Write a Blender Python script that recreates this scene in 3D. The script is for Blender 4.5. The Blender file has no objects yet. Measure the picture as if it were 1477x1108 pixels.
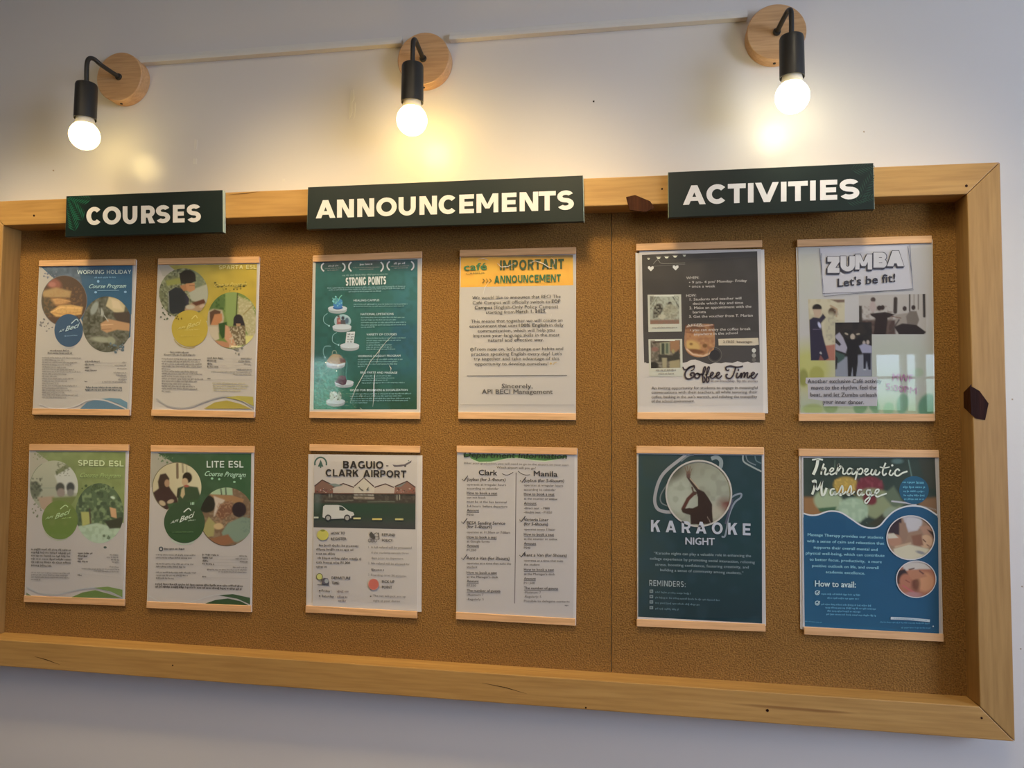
import bpy, bmesh, math, random
import numpy as np
from mathutils import Vector, Matrix
from mathutils.geometry import tessellate_polygon

# ------------------------------------------------------------------ camera, world, light, exposure
Z0 = 1.60                       # eye height above the floor
CAMD = 1.36087                  # camera distance to the plane of the wooden poster strips
YP = -0.014                     # that plane lies 14 mm in front of the wall (wall surface is y = 0)
FPX = 1080.49
ROT = ((0.98750403, -0.15759009, 0.00107381), (0.15741908, 0.98606588, -0.0537895), (0.00741785, 0.05328638, 0.99855172))
scn = bpy.context.scene
col = scn.collection
cam_data = bpy.data.cameras.new('camera')
cam_data.sensor_width = 36.0
cam_data.lens = FPX / 1477.0 * 36.0
cam_data.clip_start = 0.01
cam = bpy.data.objects.new('camera', cam_data)
col.objects.link(cam)
rm = Matrix(ROT)
cm = Matrix((rm.col[0], rm.col[2], -rm.col[1])).transposed().to_4x4()
cm.translation = Vector((0, YP - CAMD, Z0))
cam.matrix_world = cm
scn.camera = cam

scn.view_settings.view_transform = 'Standard'
scn.view_settings.look = 'None'
scn.view_settings.gamma = 1
scn.view_settings.exposure = -0.07
scn.view_settings.use_curve_mapping = False

world = bpy.data.worlds.new('daylight')
scn.world = world
world.use_nodes = True
wn = world.node_tree
bg = wn.nodes['Background']
wtc = wn.nodes.new('ShaderNodeTexCoord'); wsep = wn.nodes.new('ShaderNodeSeparateXYZ')
wr = wn.nodes.new('ShaderNodeValToRGB')
wn.links.new(wtc.outputs['Generated'], wsep.inputs[0]); wn.links.new(wsep.outputs['Z'], wr.inputs[0])
wr.color_ramp.elements[0].position = 0.0; wr.color_ramp.elements[0].color = (.16, .30, .16, 1)
wr.color_ramp.elements[1].position = 0.10; wr.color_ramp.elements[1].color = (.55, .68, .95, 1)
e_ = wr.color_ramp.elements.new(0.04); e_.color = (.40, .62, .55, 1)
wn.links.new(wr.outputs[0], bg.inputs[0])
bg.inputs[1].default_value = 9.0

BULB = {'left': (11, (1.0, .74, .28), .2), 'middle': (27.0, (1.0, .67, .20), .3), 'right': (16, (1.0, .88, .56), .3)}   # globe strength, colour, downward beam in watts

def area(name, loc, target, sx, sy, power, color):
    d = bpy.data.lights.new(name, 'AREA'); d.shape = 'RECTANGLE'; d.size = sx; d.size_y = sy
    d.energy = power; d.color = color
    o = bpy.data.objects.new(name, d); col.objects.link(o)
    o.location = loc
    o.rotation_euler = (Vector(target) - Vector(loc)).to_track_quat('-Z', 'Y').to_euler()
    return o
area('daylight_side_window', (2.86, -1.7, Z0 + 0.25), (0.2, 0, Z0 - 0.9), 1.5, 1.2, 92, (.64, .75, 1.0))
area('ambient_fill_panel', (-0.6, -1.45, Z0 + 1.04), (-0.6, -1.44, 0), 1.8, 1.0, 12, (1.0, .78, .52))  # unseen warm panel added for ambient fill

def fill_spot(name, loc, target, power, color, size, blend):
    d = bpy.data.lights.new(name, 'SPOT'); d.energy = power; d.color = color; d.spot_size = math.radians(size); d.spot_blend = blend; d.shadow_soft_size = .11
    o = bpy.data.objects.new(name, d); col.objects.link(o); o.location = loc
    o.rotation_euler = (Vector(target) - Vector(loc)).to_track_quat('-Z', 'Y').to_euler()
for x_, w_, c_ in ((-1.24, 44, (1.0, .78, .44)), (-0.64, 44, (1.0, .74, .36)), (-0.16, 48, (1.0, .74, .36)), (0.42, 25, (1.0, .84, .56))):
    fill_spot('board_fill_spot', (x_, -0.62, Z0 + 1.0), (x_, 0, Z0 + (.02 if x_ < -1 else .10)), w_, c_, 46, .9)  # unseen spots added to brighten the cork and posters

# ------------------------------------------------------------------ helpers
R = np.array(ROT)
def B(px, py, off=0.0):
    """photo ray -> world X, Z on the plane lying off metres in front of the strip plane"""
    d = R @ np.array([(px - 738.5) / FPX, 1.0, -(py - 554) / FPX])
    t = (CAMD - off) / d[1]
    return d[0] * t, d[2] * t
def BB(pts, off=0.0):
    pts = np.asarray(pts, float)
    d = np.stack([(pts[:, 0] - 738.5) / FPX, np.ones(len(pts)), -(pts[:, 1] - 554) / FPX], 1) @ R.T
    t = (CAMD - off) / d[:, 1:2]
    w = d * t
    out = np.empty((len(pts), 3)); out[:, 0] = w[:, 0]; out[:, 1] = YP - off; out[:, 2] = w[:, 2] + Z0
    return out
def lin1(c):
    c = c / 255.0
    return c / 12.92 if c <= .04045 else ((c + .055) / 1.055) ** 2.4
def hx(h):
    if isinstance(h, str):
        h = (int(h[0:2], 16), int(h[2:4], 16), int(h[4:6], 16))
    return np.array([lin1(v) for v in h])

def new_mat(name):
    m = bpy.data.materials.new(name); m.use_nodes = True
    return m, m.node_tree, m.node_tree.nodes['Principled BSDF']
def simple(name, c, rough=.5, metal=0.0, spec=.5):
    m, nt, b = new_mat(name)
    b.inputs['Base Color'].default_value = (*c, 1); b.inputs['Roughness'].default_value = rough
    b.inputs['Metallic'].default_value = metal; b.inputs['Specular IOR Level'].default_value = spec
    return m
def tago(o, label=None, cat=None, group=None, kind=None):
    if label: o['label'] = label
    if cat: o['category'] = cat
    if group: o['group'] = group
    if kind: o['kind'] = kind
    return o
def empty(name, loc):
    o = bpy.data.objects.new(name, None); col.objects.link(o); o.location = loc
    o.empty_display_size = .02
    return o
def link(name, me, mat=None, parent=None):
    if mat is not None: me.materials.append(mat)
    o = bpy.data.objects.new(name, me); col.objects.link(o)
    if parent is not None:
        o.parent = parent
        o.matrix_parent_inverse = Matrix.Translation(parent.location).inverted()
    return o
def mesh_of(verts, faces, smooth=False):
    me = bpy.data.meshes.new('m'); me.from_pydata([tuple(v) for v in verts], [], faces)
    if smooth: me.polygons.foreach_set('use_smooth', [True] * len(me.polygons))
    me.update(); return me
def prism(poly_xz, y0, y1, bevel=0.0, seg=2):
    """closed polygon in x,z (absolute) between planes y0 (back) and y1 (front)"""
    bm = bmesh.new()
    a = [bm.verts.new((x, y0, z)) for x, z in poly_xz]; b = [bm.verts.new((x, y1, z)) for x, z in poly_xz]
    n = len(a)
    bm.faces.new(a); bm.faces.new(b[::-1])
    for i in range(n): bm.faces.new((a[i], b[i], b[(i + 1) % n], a[(i + 1) % n]))
    bmesh.ops.recalc_face_normals(bm, faces=bm.faces)
    if bevel: bmesh.ops.bevel(bm, geom=bm.edges[:], offset=bevel, segments=seg, affect='EDGES', profile=.6)
    me = bpy.data.meshes.new('m'); bm.to_mesh(me); bm.free(); return me
def box(x0, x1, y0, y1, z0, z1, bevel=0.0):
    return prism([(x0, z0), (x1, z0), (x1, z1), (x0, z1)], y0, y1, bevel)
def lathe(profile, center, axis='z', n=48):
    """profile: list of (radius, height)"""
    v = []; f = []
    for r, h in profile:
        for k in range(n):
            a = 2 * math.pi * k / n
            if axis == 'z': v.append((center[0] + r * math.cos(a), center[1] + r * math.sin(a), center[2] + h))
            else: v.append((center[0] + r * math.cos(a), center[1] + h, center[2] + r * math.sin(a)))
    for i in range(len(profile) - 1):
        for k in range(n):
            k2 = (k + 1) % n
            f.append((i * n + k, i * n + k2, (i + 1) * n + k2, (i + 1) * n + k))
    if profile[0][0] > 1e-6: f.append(tuple(range(n))[::-1])
    if profile[-1][0] > 1e-6: f.append(tuple((len(profile) - 1) * n + k for k in range(n)))
    bm = bmesh.new(); me = mesh_of(v, f); bm.from_mesh(me)
    bmesh.ops.remove_doubles(bm, verts=bm.verts[:], dist=1e-6)
    bmesh.ops.recalc_face_normals(bm, faces=bm.faces)
    bm.to_mesh(me); bm.free()
    me.polygons.foreach_set('use_smooth', [True] * len(me.polygons))
    me.set_sharp_from_angle(angle=math.radians(40))
    return me
def tube(path, r, n=16):
    v = []; f = []; P = [Vector(p) for p in path]; ref = Vector((1, 0, 0))
    for i, p in enumerate(P):
        t = (P[min(i + 1, len(P) - 1)] - P[max(i - 1, 0)]).normalized()
        a = (ref - t * ref.dot(t)).normalized(); b = t.cross(a)
        for k in range(n):
            th = 2 * math.pi * k / n
            v.append(p + (a * math.cos(th) + b * math.sin(th)) * r)
    for i in range(len(P) - 1):
        for k in range(n):
            k2 = (k + 1) % n
            f.append((i * n + k, i * n + k2, (i + 1) * n + k2, (i + 1) * n + k))
    f.append(tuple(range(n))[::-1]); f.append(tuple((len(P) - 1) * n + k for k in range(n)))
    me = mesh_of(v, f, True); me.set_sharp_from_angle(angle=math.radians(50)); return me

# ------------------------------------------------------------------ materials
def mat_wall():
    m, nt, b = new_mat('cream_wall_paint'); N = nt.nodes; L = nt.links
    tc = N.new('ShaderNodeTexCoord'); n1 = N.new('ShaderNodeTexNoise'); n1.inputs['Scale'].default_value = 1.6; n1.inputs['Detail'].default_value = 3
    cr = N.new('ShaderNodeValToRGB'); cr.color_ramp.elements[0].color = (.70, .675, .64, 1); cr.color_ramp.elements[1].color = (.76, .74, .71, 1)
    L.new(tc.outputs['Object'], n1.inputs[0]); L.new(n1.outputs[0], cr.inputs[0]); L.new(cr.outputs[0], b.inputs['Base Color'])
    n2 = N.new('ShaderNodeTexNoise'); n2.inputs['Scale'].default_value = 26; n2.inputs['Detail'].default_value = 4
    bp = N.new('ShaderNodeBump'); bp.inputs['Strength'].default_value = .10; bp.inputs['Distance'].default_value = .004
    L.new(tc.outputs['Object'], n2.inputs[0]); L.new(n2.outputs[0], bp.inputs['Height']); L.new(bp.outputs[0], b.inputs['Normal'])
    b.inputs['Roughness'].default_value = .25; b.inputs['Specular IOR Level'].default_value = .5
    return m
def mat_wood(name, axis, c0, c1, c2, scale=1.0, rough=.5, bump=.15, knots=True):
    m, nt, b = new_mat(name); N = nt.nodes; L = nt.links
    tc = N.new('ShaderNodeTexCoord'); mp = N.new('ShaderNodeMapping')
    s = [26 * scale, 26 * scale, 26 * scale]; s['xyz'.index(axis)] = 1.5 * scale
    mp.inputs['Scale'].default_value = s
    L.new(tc.outputs['Object'], mp.inputs[0])
    n0 = N.new('ShaderNodeTexNoise'); n0.inputs['Scale'].default_value = 1.0; n0.inputs['Detail'].default_value = 2; n0.inputs['Distortion'].default_value = .6
    L.new(mp.outputs[0], n0.inputs[0])
    ml = N.new('ShaderNodeMath'); ml.operation = 'MULTIPLY'; ml.inputs[1].default_value = 9.0
    L.new(n0.outputs[0], ml.inputs[0])
    sn = N.new('ShaderNodeMath'); sn.operation = 'SINE'; L.new(ml.outputs[0], sn.inputs[0])
    mr = N.new('ShaderNodeMapRange'); mr.inputs['From Min'].default_value = -1; L.new(sn.outputs[0], mr.inputs['Value'])
    cr = N.new('ShaderNodeValToRGB'); cr.color_ramp.elements[0].color = (*c0, 1); cr.color_ramp.elements[1].color = (*c1, 1)
    e = cr.color_ramp.elements.new(.82); e.color = (*c1, 1); cr.color_ramp.elements[-1].color = (*c2, 1)
    L.new(mr.outputs[0], cr.inputs[0])
    n1 = N.new('ShaderNodeTexNoise'); n1.inputs['Scale'].default_value = 7.0; n1.inputs['Detail'].default_value = 5
    L.new(mp.outputs[0], n1.inputs[0])
    mx = N.new('ShaderNodeMix'); mx.data_type = 'RGBA'; mx.blend_type = 'MULTIPLY'; mx.inputs[0].default_value = .65
    cr2 = N.new('ShaderNodeValToRGB'); cr2.color_ramp.elements[0].position = .3; cr2.color_ramp.elements[0].color = (.72, .66, .58, 1); cr2.color_ramp.elements[1].position = .6; cr2.color_ramp.elements[1].color = (1, 1, 1, 1)
    L.new(n1.outputs[0], cr2.inputs[0]); L.new(cr.outputs[0], mx.inputs[6]); L.new(cr2.outputs[0], mx.inputs[7])
    last = mx.outputs[2]
    if knots:
        mp2 = N.new('ShaderNodeMapping'); s2 = [14, 14, 14]; s2['xyz'.index(axis)] = 4.2; mp2.inputs['Scale'].default_value = s2
        L.new(tc.outputs['Object'], mp2.inputs[0])
        vo = N.new('ShaderNodeTexVoronoi'); vo.inputs['Scale'].default_value = 1.0; L.new(mp2.outputs[0], vo.inputs[0])
        cr3 = N.new('ShaderNodeValToRGB'); cr3.color_ramp.elements[0].position = .045; cr3.color_ramp.elements[0].color = (.30, .17, .07, 1)
        cr3.color_ramp.elements[1].position = .11; cr3.color_ramp.elements[1].color = (1, 1, 1, 1)
        L.new(vo.outputs['Distance'], cr3.inputs[0])
        mx2 = N.new('ShaderNodeMix'); mx2.data_type = 'RGBA'; mx2.blend_type = 'MULTIPLY'; mx2.inputs[0].default_value = .8
        L.new(last, mx2.inputs[6]); L.new(cr3.outputs[0], mx2.inputs[7]); last = mx2.outputs[2]
    L.new(last, b.inputs['Base Color'])
    bp = N.new('ShaderNodeBump'); bp.inputs['Strength'].default_value = bump; bp.inputs['Distance'].default_value = .001
    L.new(n1.outputs[0], bp.inputs['Height']); L.new(bp.outputs[0], b.inputs['Normal'])
    b.inputs['Roughness'].default_value = rough
    return m
def mat_cork():
    m, nt, b = new_mat('cork'); N = nt.nodes; L = nt.links
    tc = N.new('ShaderNodeTexCoord')
    n1 = N.new('ShaderNodeTexNoise'); n1.inputs['Scale'].default_value = 380; n1.inputs['Detail'].default_value = 4
    n2 = N.new('ShaderNodeTexVoronoi'); n2.inputs['Scale'].default_value = 330
    n3 = N.new('ShaderNodeTexNoise'); n3.inputs['Scale'].default_value = 5
    for n in (n1, n2, n3): L.new(tc.outputs['Object'], n.inputs['Vector'])
    cr = N.new('ShaderNodeValToRGB'); cr.color_ramp.elements[0].position = .32; cr.color_ramp.elements[0].color = (.19, .094, .025, 1)
    cr.color_ramp.elements[1].position = .62; cr.color_ramp.elements[1].color = (.35, .183, .048, 1)
    L.new(n1.outputs[0], cr.inputs[0])
    mx = N.new('ShaderNodeMix'); mx.data_type = 'RGBA'; mx.blend_type = 'MULTIPLY'; mx.inputs[0].default_value = .30
    cr2 = N.new('ShaderNodeValToRGB'); cr2.color_ramp.elements[0].color = (.55, .5, .45, 1); cr2.color_ramp.elements[1].position = .5; cr2.color_ramp.elements[1].color = (1.1, 1.1, 1.05, 1)
    L.new(n2.outputs['Distance'], cr2.inputs[0]); L.new(cr.outputs[0], mx.inputs[6]); L.new(cr2.outputs[0], mx.inputs[7])
    mx3 = N.new('ShaderNodeMix'); mx3.data_type = 'RGBA'; mx3.blend_type = 'MULTIPLY'; mx3.inputs[0].default_value = .5
    cr3 = N.new('ShaderNodeValToRGB'); cr3.color_ramp.elements[0].position = .35; cr3.color_ramp.elements[0].color = (.82, .80, .78, 1); cr3.color_ramp.elements[1].position = .65; cr3.color_ramp.elements[1].color = (1.05, 1.05, 1.05, 1)
    L.new(n3.outputs[0], cr3.inputs[0]); L.new(mx.outputs[2], mx3.inputs[6]); L.new(cr3.outputs[0], mx3.inputs[7])
    L.new(mx3.outputs[2], b.inputs['Base Color'])
    bp = N.new('ShaderNodeBump'); bp.inputs['Strength'].default_value = 1.0; bp.inputs['Distance'].default_value = .003
    L.new(n1.outputs[0], bp.inputs['Height']); L.new(bp.outputs[0], b.inputs['Normal'])
    b.inputs['Roughness'].default_value = .85; b.inputs['Specular IOR Level'].default_value = .2
    return m
def mat_print(name='printed_ink', rough=.55):
    m, nt, b = new_mat(name); at = nt.nodes.new('ShaderNodeAttribute'); at.attribute_name = 'Col'
    nt.links.new(at.outputs['Color'], b.inputs['Base Color']); b.inputs['Roughness'].default_value = rough
    b.inputs['Specular IOR Level'].default_value = .3
    return m
def mat_sleeve(name, rough, bump, scale, amount=1.0):
    m, nt, b = new_mat(name); N = nt.nodes; L = nt.links; N.remove(b)
    out = N['Material Output']
    tr = N.new('ShaderNodeBsdfTransparent'); gl = N.new('ShaderNodeBsdfGlossy'); gl.inputs['Roughness'].default_value = rough
    fr = N.new('ShaderNodeFresnel'); ge = N.new('ShaderNodeNewGeometry'); mr = N.new('ShaderNodeMapRange')   # thin sheet: the same reflectance from both sides
    mr.inputs['To Min'].default_value = 1.5; mr.inputs['To Max'].default_value = 1 / 1.5
    L.new(ge.outputs['Backfacing'], mr.inputs['Value']); L.new(mr.outputs[0], fr.inputs['IOR'])
    mu = N.new('ShaderNodeMath'); mu.operation = 'MULTIPLY'; mu.inputs[1].default_value = amount; L.new(fr.outputs[0], mu.inputs[0])
    mx = N.new('ShaderNodeMixShader'); L.new(mu.outputs[0], mx.inputs[0]); L.new(tr.outputs[0], mx.inputs[1]); L.new(gl.outputs[0], mx.inputs[2])
    tc = N.new('ShaderNodeTexCoord'); no = N.new('ShaderNodeTexNoise'); no.inputs['Scale'].default_value = scale; no.inputs['Detail'].default_value = 2
    bp = N.new('ShaderNodeBump'); bp.inputs['Strength'].default_value = bump; bp.inputs['Distance'].default_value = .002
    L.new(tc.outputs['Object'], no.inputs[0]); L.new(no.outputs[0], bp.inputs['Height']); L.new(bp.outputs[0], gl.inputs['Normal']); L.new(bp.outputs[0], fr.inputs['Normal'])
    L.new(mx.outputs[0], out.inputs[0]); return m
M = {}
M['wall'] = mat_wall()
M['cork'] = mat_cork()
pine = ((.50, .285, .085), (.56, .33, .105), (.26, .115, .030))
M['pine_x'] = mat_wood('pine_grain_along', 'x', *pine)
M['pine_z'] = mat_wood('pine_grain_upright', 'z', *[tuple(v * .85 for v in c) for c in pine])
M['disc'] = mat_wood('pale_beech', 'x', (.60, .36, .17), (.72, .46, .24), (.50, .29, .13), 1.6, .5, .1, False)
M['strip'] = mat_wood('peach_veneer', 'x', (.76, .46, .23), (.84, .53, .28), (.72, .43, .22), 1.4, .45, .05, False)
M['ink'] = mat_print()
M['paper'] = simple('white_paper', (.57, .56, .55), .6, 0, .3)
M['plate'] = simple('milky_plastic_sheet', (.68, .66, .63), .3)
M['sleeve'] = mat_sleeve('clear_sleeve', .06, .05, 9)
M['sleeve_flat'] = mat_sleeve('clear_sleeve_flat', .02, .004, 5, 1.5)
M['sleeve_crumple'] = mat_sleeve('clear_sleeve_crumpled', .05, 1.0, 120)
M['crease_glare'] = simple('crease_glare_ridge', (.85, .88, .86), .12, 0, 1.0)  # pale colour also stands in for glare on the sleeves
M['sign'] = simple('dark_green_sign_face', (.007, .017, .016), .32)
M['sign_edge'] = simple('pale_green_foam_edge', (.50, .62, .50), .6)
M['sign_letter'] = simple('white_sign_letter', (.80, .79, .78), .45)
M['leaf'] = simple('palm_leaf_print', (.015, .13, .08), .4)
M['leaf2'] = simple('faint_palm_leaf_print', (.02, .06, .045), .4)
M['metal'] = simple('dark_grey_lamp_metal', (.020, .020, .018), .38, .0)
M['collar'] = simple('white_lamp_collar', (.75, .70, .58), .5)
M['trunk'] = simple('cream_plastic_trunking', (.74, .72, .66), .4)
M['dark'] = simple('dark_gap', (.012, .010, .008), .8)
M['knot'] = mat_wood('dark_bark_knot', 'z', (.022, .006, .004), (.042, .012, .008), (.010, .004, .004), 3, .6, .4, False)
M['knot2'] = mat_wood('brown_bark_knot', 'z', (.05, .016, .007), (.09, .030, .011), (.03, .010, .005), 3, .55, .5, False)
for k_ in ('knot', 'knot2'):
    M[k_].node_tree.nodes['Principled BSDF'].inputs['Specular IOR Level'].default_value = .12
M['floor'] = mat_wood('brown_floor_boards', 'y', (.22, .12, .06), (.28, .16, .08), (.16, .09, .05), .3, .4, .1, False)
M['ceil'] = simple('white_ceiling', (.70, .68, .65), .8)
M['room'] = simple('beige_room_wall', (.42, .34, .26), .8)
M['winframe'] = simple('window_frame_white', (.6, .6, .6), .5)
m, nt, b = new_mat('window_glass'); b.inputs['Base Color'].default_value = (1, 1, 1, 1); b.inputs['Transmission Weight'].default_value = 1; b.inputs['Roughness'].default_value = 0; b.inputs['IOR'].default_value = 1.0
M['glass'] = m

# ------------------------------------------------------------------ room shell
XL, XR, YB, ZT = -3.9, 3.0, -4.3, Z0 + 1.08
def struct(name, me, mat, label=None):
    o = link(name, me, mat); o['kind'] = 'structure'
    if label: o['label'] = label
    return o
wall = struct('wall_front', box(XL, XR, 0.10, 0.0, 0, ZT), M['wall'], 'cream painted wall behind the notice board and lamps')
struct('floor', box(XL, XR, YB, 0.0, -.1, 0), M['floor'])
struct('ceiling', box(XL, XR, YB, 0.0, ZT, ZT + .1), M['ceil'])
struct('wall_left', box(XL - .1, XL, YB, 0.0, 0, ZT), M['room'])
struct('wall_right', box(XR, XR + .1, YB, 0.0, 0, ZT), M['room'])
# rear wall with window openings (seen only as reflections in the plastic sleeves)
K = (abs(YB) - .013 + YP * 0) / CAMD + 0.0
def refl_x(px, py): return B(px, py, -.001)[0] * (1 + (abs(YB) + YP) / CAMD)
def refl_z(px, py): return B(px, py, -.001)[1] * (1 + (abs(YB) + YP) / CAMD)
zt = refl_z(1290, 509); zb = refl_z(1290, 606)
ops = [(refl_x(430, 550), refl_x(490, 520)), (refl_x(1267, 550) - .01, refl_x(1298, 550) + .03), (refl_x(1311, 550) - .01, refl_x(1323, 550) + .02), (refl_x(1336, 550), refl_x(1337, 550) + .55)]
bm = bmesh.new()
def addbox(bm, x0, x1, y0, y1, z0, z1):
    vs = [bm.verts.new(p) for p in ((x0, y0, z0), (x1, y0, z0), (x1, y1, z0), (x0, y1, z0), (x0, y0, z1), (x1, y0, z1), (x1, y1, z1), (x0, y1, z1))]
    for f in ((0, 3, 2, 1), (4, 5, 6, 7), (0, 1, 5, 4), (1, 2, 6, 5), (2, 3, 7, 6), (3, 0, 4, 7)): bm.faces.new([vs[i] for i in f])
addbox(bm, XL, XR, YB - .1, YB, 0, Z0 + zb); addbox(bm, XL, XR, YB - .1, YB, Z0 + zt, ZT)
xs = [XL] + [v for o_ in ops for v in o_] + [XR]
for i in range(0, len(xs), 2): addbox(bm, xs[i], xs[i + 1], YB - .1, YB, Z0 + zb, Z0 + zt)
me = bpy.data.meshes.new('m'); bm.to_mesh(me); bm.free()
struct('wall_rear', me, M['room'])
for i, (a, b_) in enumerate(ops):
    bm = bmesh.new(); zA, zB = Z0 + zb, Z0 + zt; f_ = .008
    for q in ((a, b_, zA, zA + f_), (a, b_, zB - f_, zB), (a, a + f_, zA + f_, zB - f_), (b_ - f_, b_, zA + f_, zB - f_), (a + f_, b_ - f_, zA + .62 * (zB - zA), zA + .62 * (zB - zA) + .015)):
        addbox(bm, q[0], q[1], YB - .07, YB - .03, q[2], q[3])
    me = bpy.data.meshes.new('m'); bm.to_mesh(me); bm.free()
    w = struct('window_%d' % (i + 1), me, M['winframe'])

# scars and marks on the wall: thin flakes of filler / torn tape standing proud
def flake(name, pts, th=.0008, mat='trunk', jit=.0):
    w_ = [B(x, y, YP) for x, y in pts]      # off = YP puts the point on the wall surface
    return link(name, prism([(x, z + Z0) for x, z in w_], 0.0005, -th), M[mat], wall)
flake('paint_flake', [(506, 131), (510, 129), (511, 143), (508, 148), (508, 163), (504, 172), (503, 166), (505, 148)], .0009)
flake('paint_flake', [(511, 150), (513, 148), (512, 168), (510, 172)], .0007)
flake('paint_flake', [(281, 201), (285, 202), (284, 215), (280, 217)])
flake('paint_flake', [(279, 229), (284, 229), (284, 237), (279, 237)])
flake('paint_flake', [(408, 259), (411, 258), (411, 262), (408, 262)])
flake('tape_remnant', [(223, 87), (226, 84), (244, 85), (264, 82), (264, 88), (243, 90), (226, 93)], .0018)
flake('nail_hole', [(855, 145.5), (857.5, 145), (857.5, 147.5), (855, 147.5)], .0005, 'dark')
for (x, y) in ((1246, 190), (1472, 936), (1474, 846), (1460, 576), (77, 246)):
    flake('wall_speck', [(x - 1, y - 1), (x + 1.2, y - 1), (x + 1.2, y + 1.4), (x - 1, y + 1)], .0004, 'room')

# ------------------------------------------------------------------ cable trunking along the top
zt0 = 0.7385 + Z0
tr = empty('cable_trunking', (-0.4, 0, zt0)); tago(tr, 'thin cream cable trunking running along the wall between the three lamps', 'trunking')
def trunk_piece(name, x0, x1, z_l, z_r, h, d, mat):
    return link(name, prism([(x0, z_l), (x1, z_r), (x1, z_r + h), (x0, z_l + h)], 0.0, -d, .0012), M[mat], tr)
for a, b_ in ((-1.00, -.44), (-.345, .207)):
    trunk_piece('trunking_base', a, b_, zt0 + .0035, zt0 + .0035, .0085, .011, 'trunk')
    trunk_piece('trunking_cover', a, b_, zt0 - .0045, zt0 - .0045, .0078, .0155, 'trunk')

# ------------------------------------------------------------------ wall lamps
def lamp(key, cx, cz, sx, label):
    cz += Z0; L_, c_, beam = BULB[key]
    t = empty('wall_lamp', (cx, 0, cz)); tago(t, label, 'lamp', 'wall lamps above the notice board')
    base = link('wooden_rose', lathe([(0, 0), (.0495, 0), (.0508, -.001), (.0508, -.0265), (.0495, -.028), (0, -.028)], (cx, 0, cz), 'y', 72), M['disc'], t)
    link('fixing_screw', lathe([(0, 0), (.0026, 0), (.0026, -.0018), (0, -.0018)], (cx - .002, -.015, cz - .0500), 'z', 12), M['dark'], base)
    ys = YP - .08; z_s = cz - .043
    # bent arm
    path = [(cx, -.0275, cz - .001)]
    dirx = sx - cx
    rise = cz + .008 if key != 'left' else cz + .012
    pts = [Vector((cx, -.0275, cz - .001)), Vector((cx + dirx * .55, (-.0275 + ys) * .5 - .004, cz + .006)), Vector((sx - (0 if abs(dirx) < .005 else dirx * .12), ys + .012, rise)), Vector((sx, ys, rise - .012)), Vector((sx, ys, z_s + .001))]
    # smooth with Catmull-Rom
    sm = []
    Q = [pts[0]] + pts + [pts[-1]]
    for i in range(1, len(Q) - 2):
        for k in range(8):
            u = k / 8
            p0, p1, p2, p3 = Q[i - 1], Q[i], Q[i + 1], Q[i + 2]
            sm.append(.5 * ((2 * p1) + (p2 - p0) * u + (2 * p0 - 5 * p1 + 4 * p2 - p3) * u * u + (3 * p1 - p0 - 3 * p2 + p3) * u ** 3))
    sm.append(pts[-1])
    arm = link('bent_arm', tube(sm, .0043), M['metal'], t)
    link('arm_ferrule', lathe([(0, 0), (.0068, 0), (.0068, -.003), (.0058, -.0045), (0, -.0045)], (cx, -.0278, cz - .001), 'y', 24), M['metal'], arm)
    h = .072
    link('lamp_socket', lathe([(.0001, 0), (.014, 0), (.0185, -.002), (.0198, -.006), (.0202, -h), (.0190, -h), (.0188, -h + .018), (.0001, -h + .018)], (sx, ys, z_s), 'z', 48), M['metal'], t)
    zb_ = z_s - h
    bulb = link('light_bulb', lathe([(.0001, .0125), (.0150, .0120), (.0158, .004), (.0168, -.004), (.0176, -.0108), (.0001, -.0108)], (sx, ys, zb_), 'z', 40), M['collar'], t)
    prof = [(.0165, -.0105)]
    for k in range(0, 15):
        a = math.radians(40 + (180 - 40) * k / 14)
        prof.append((max(.0275 * math.sin(a), .0001), -.0325 + .0275 * math.cos(a)))
    em, ent, eb = new_mat('lit_bulb_' + key)
    eb.inputs['Base Color'].default_value = (.9, .9, .85, 1); eb.inputs['Emission Color'].default_value = (*c_, 1); eb.inputs['Emission Strength'].default_value = L_
    link('glowing_globe', lathe(prof, (sx, ys, zb_), 'z', 40), em, bulb)
    # LED globes throw most of their light forward, here straight down
    sd = bpy.data.lights.new('bulb_beam_' + key, 'SPOT'); sd.energy = beam; sd.color = c_; sd.spot_size = math.radians(170); sd.spot_blend = 1.0; sd.shadow_soft_size = .02
    so = bpy.data.objects.new('bulb_beam_' + key, sd); col.objects.link(so); so.location = (sx, ys, zb_ - .085)
    return t
lamp('left', -1.032, .702, -1.051, 'wall lamp above the courses sign, bulb glowing, arm bent leftwards')
lamp('middle', -.3912, .6944, -.3915, 'middle wall lamp above the announcements sign with the brightest warm bulb')
lamp('right', .2541, .6965, .2655, 'wall lamp nearest the activities sign with a whiter bulb')

# ------------------------------------------------------------------ notice board
YC = YP + .006            # cork face
YF = YP - .040            # frame face
iTL, iTR, iBR, iBL = (-1.2602, .3955), (.5473, .3848), (.5471, -.4440), (-1.2602, -.4308)
W_ = .0505
oTL, oTR, oBR, oBL = (iTL[0] - W_, iTL[1] + W_), (.5985, .4360), (.5968, -.4950), (iBL[0] - W_, iBL[1] - W_)
up = lambda pts: [(x, z + Z0) for x, z in pts]
board = empty('notice_board', (-.35, 0, Z0 - .47)); tago(board, 'large cork notice board in a chunky pine frame hung on the cream wall', 'notice board')
seam = B(882, 600, -.006)[0]
link('cork_panel', prism(up([(iTL[0] - .01, iTL[1] + .01), (seam - .0006, iTL[1] - .002 + .01), (seam - .0006, -.449), (iBL[0] - .01, iBL[1] - .01)]), -.0005, YC, .0003, 1), M['cork'], board)
link('cork_panel', prism(up([(seam + .0006, iTR[1] + .015), (iTR[0] + .01, iTR[1] + .01), (iBR[0] + .01, iBR[1] - .01), (seam + .0006, -.452)]), -.0005, YC + .0003, .0003, 1), M['cork'], board)
g = .0004
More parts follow.
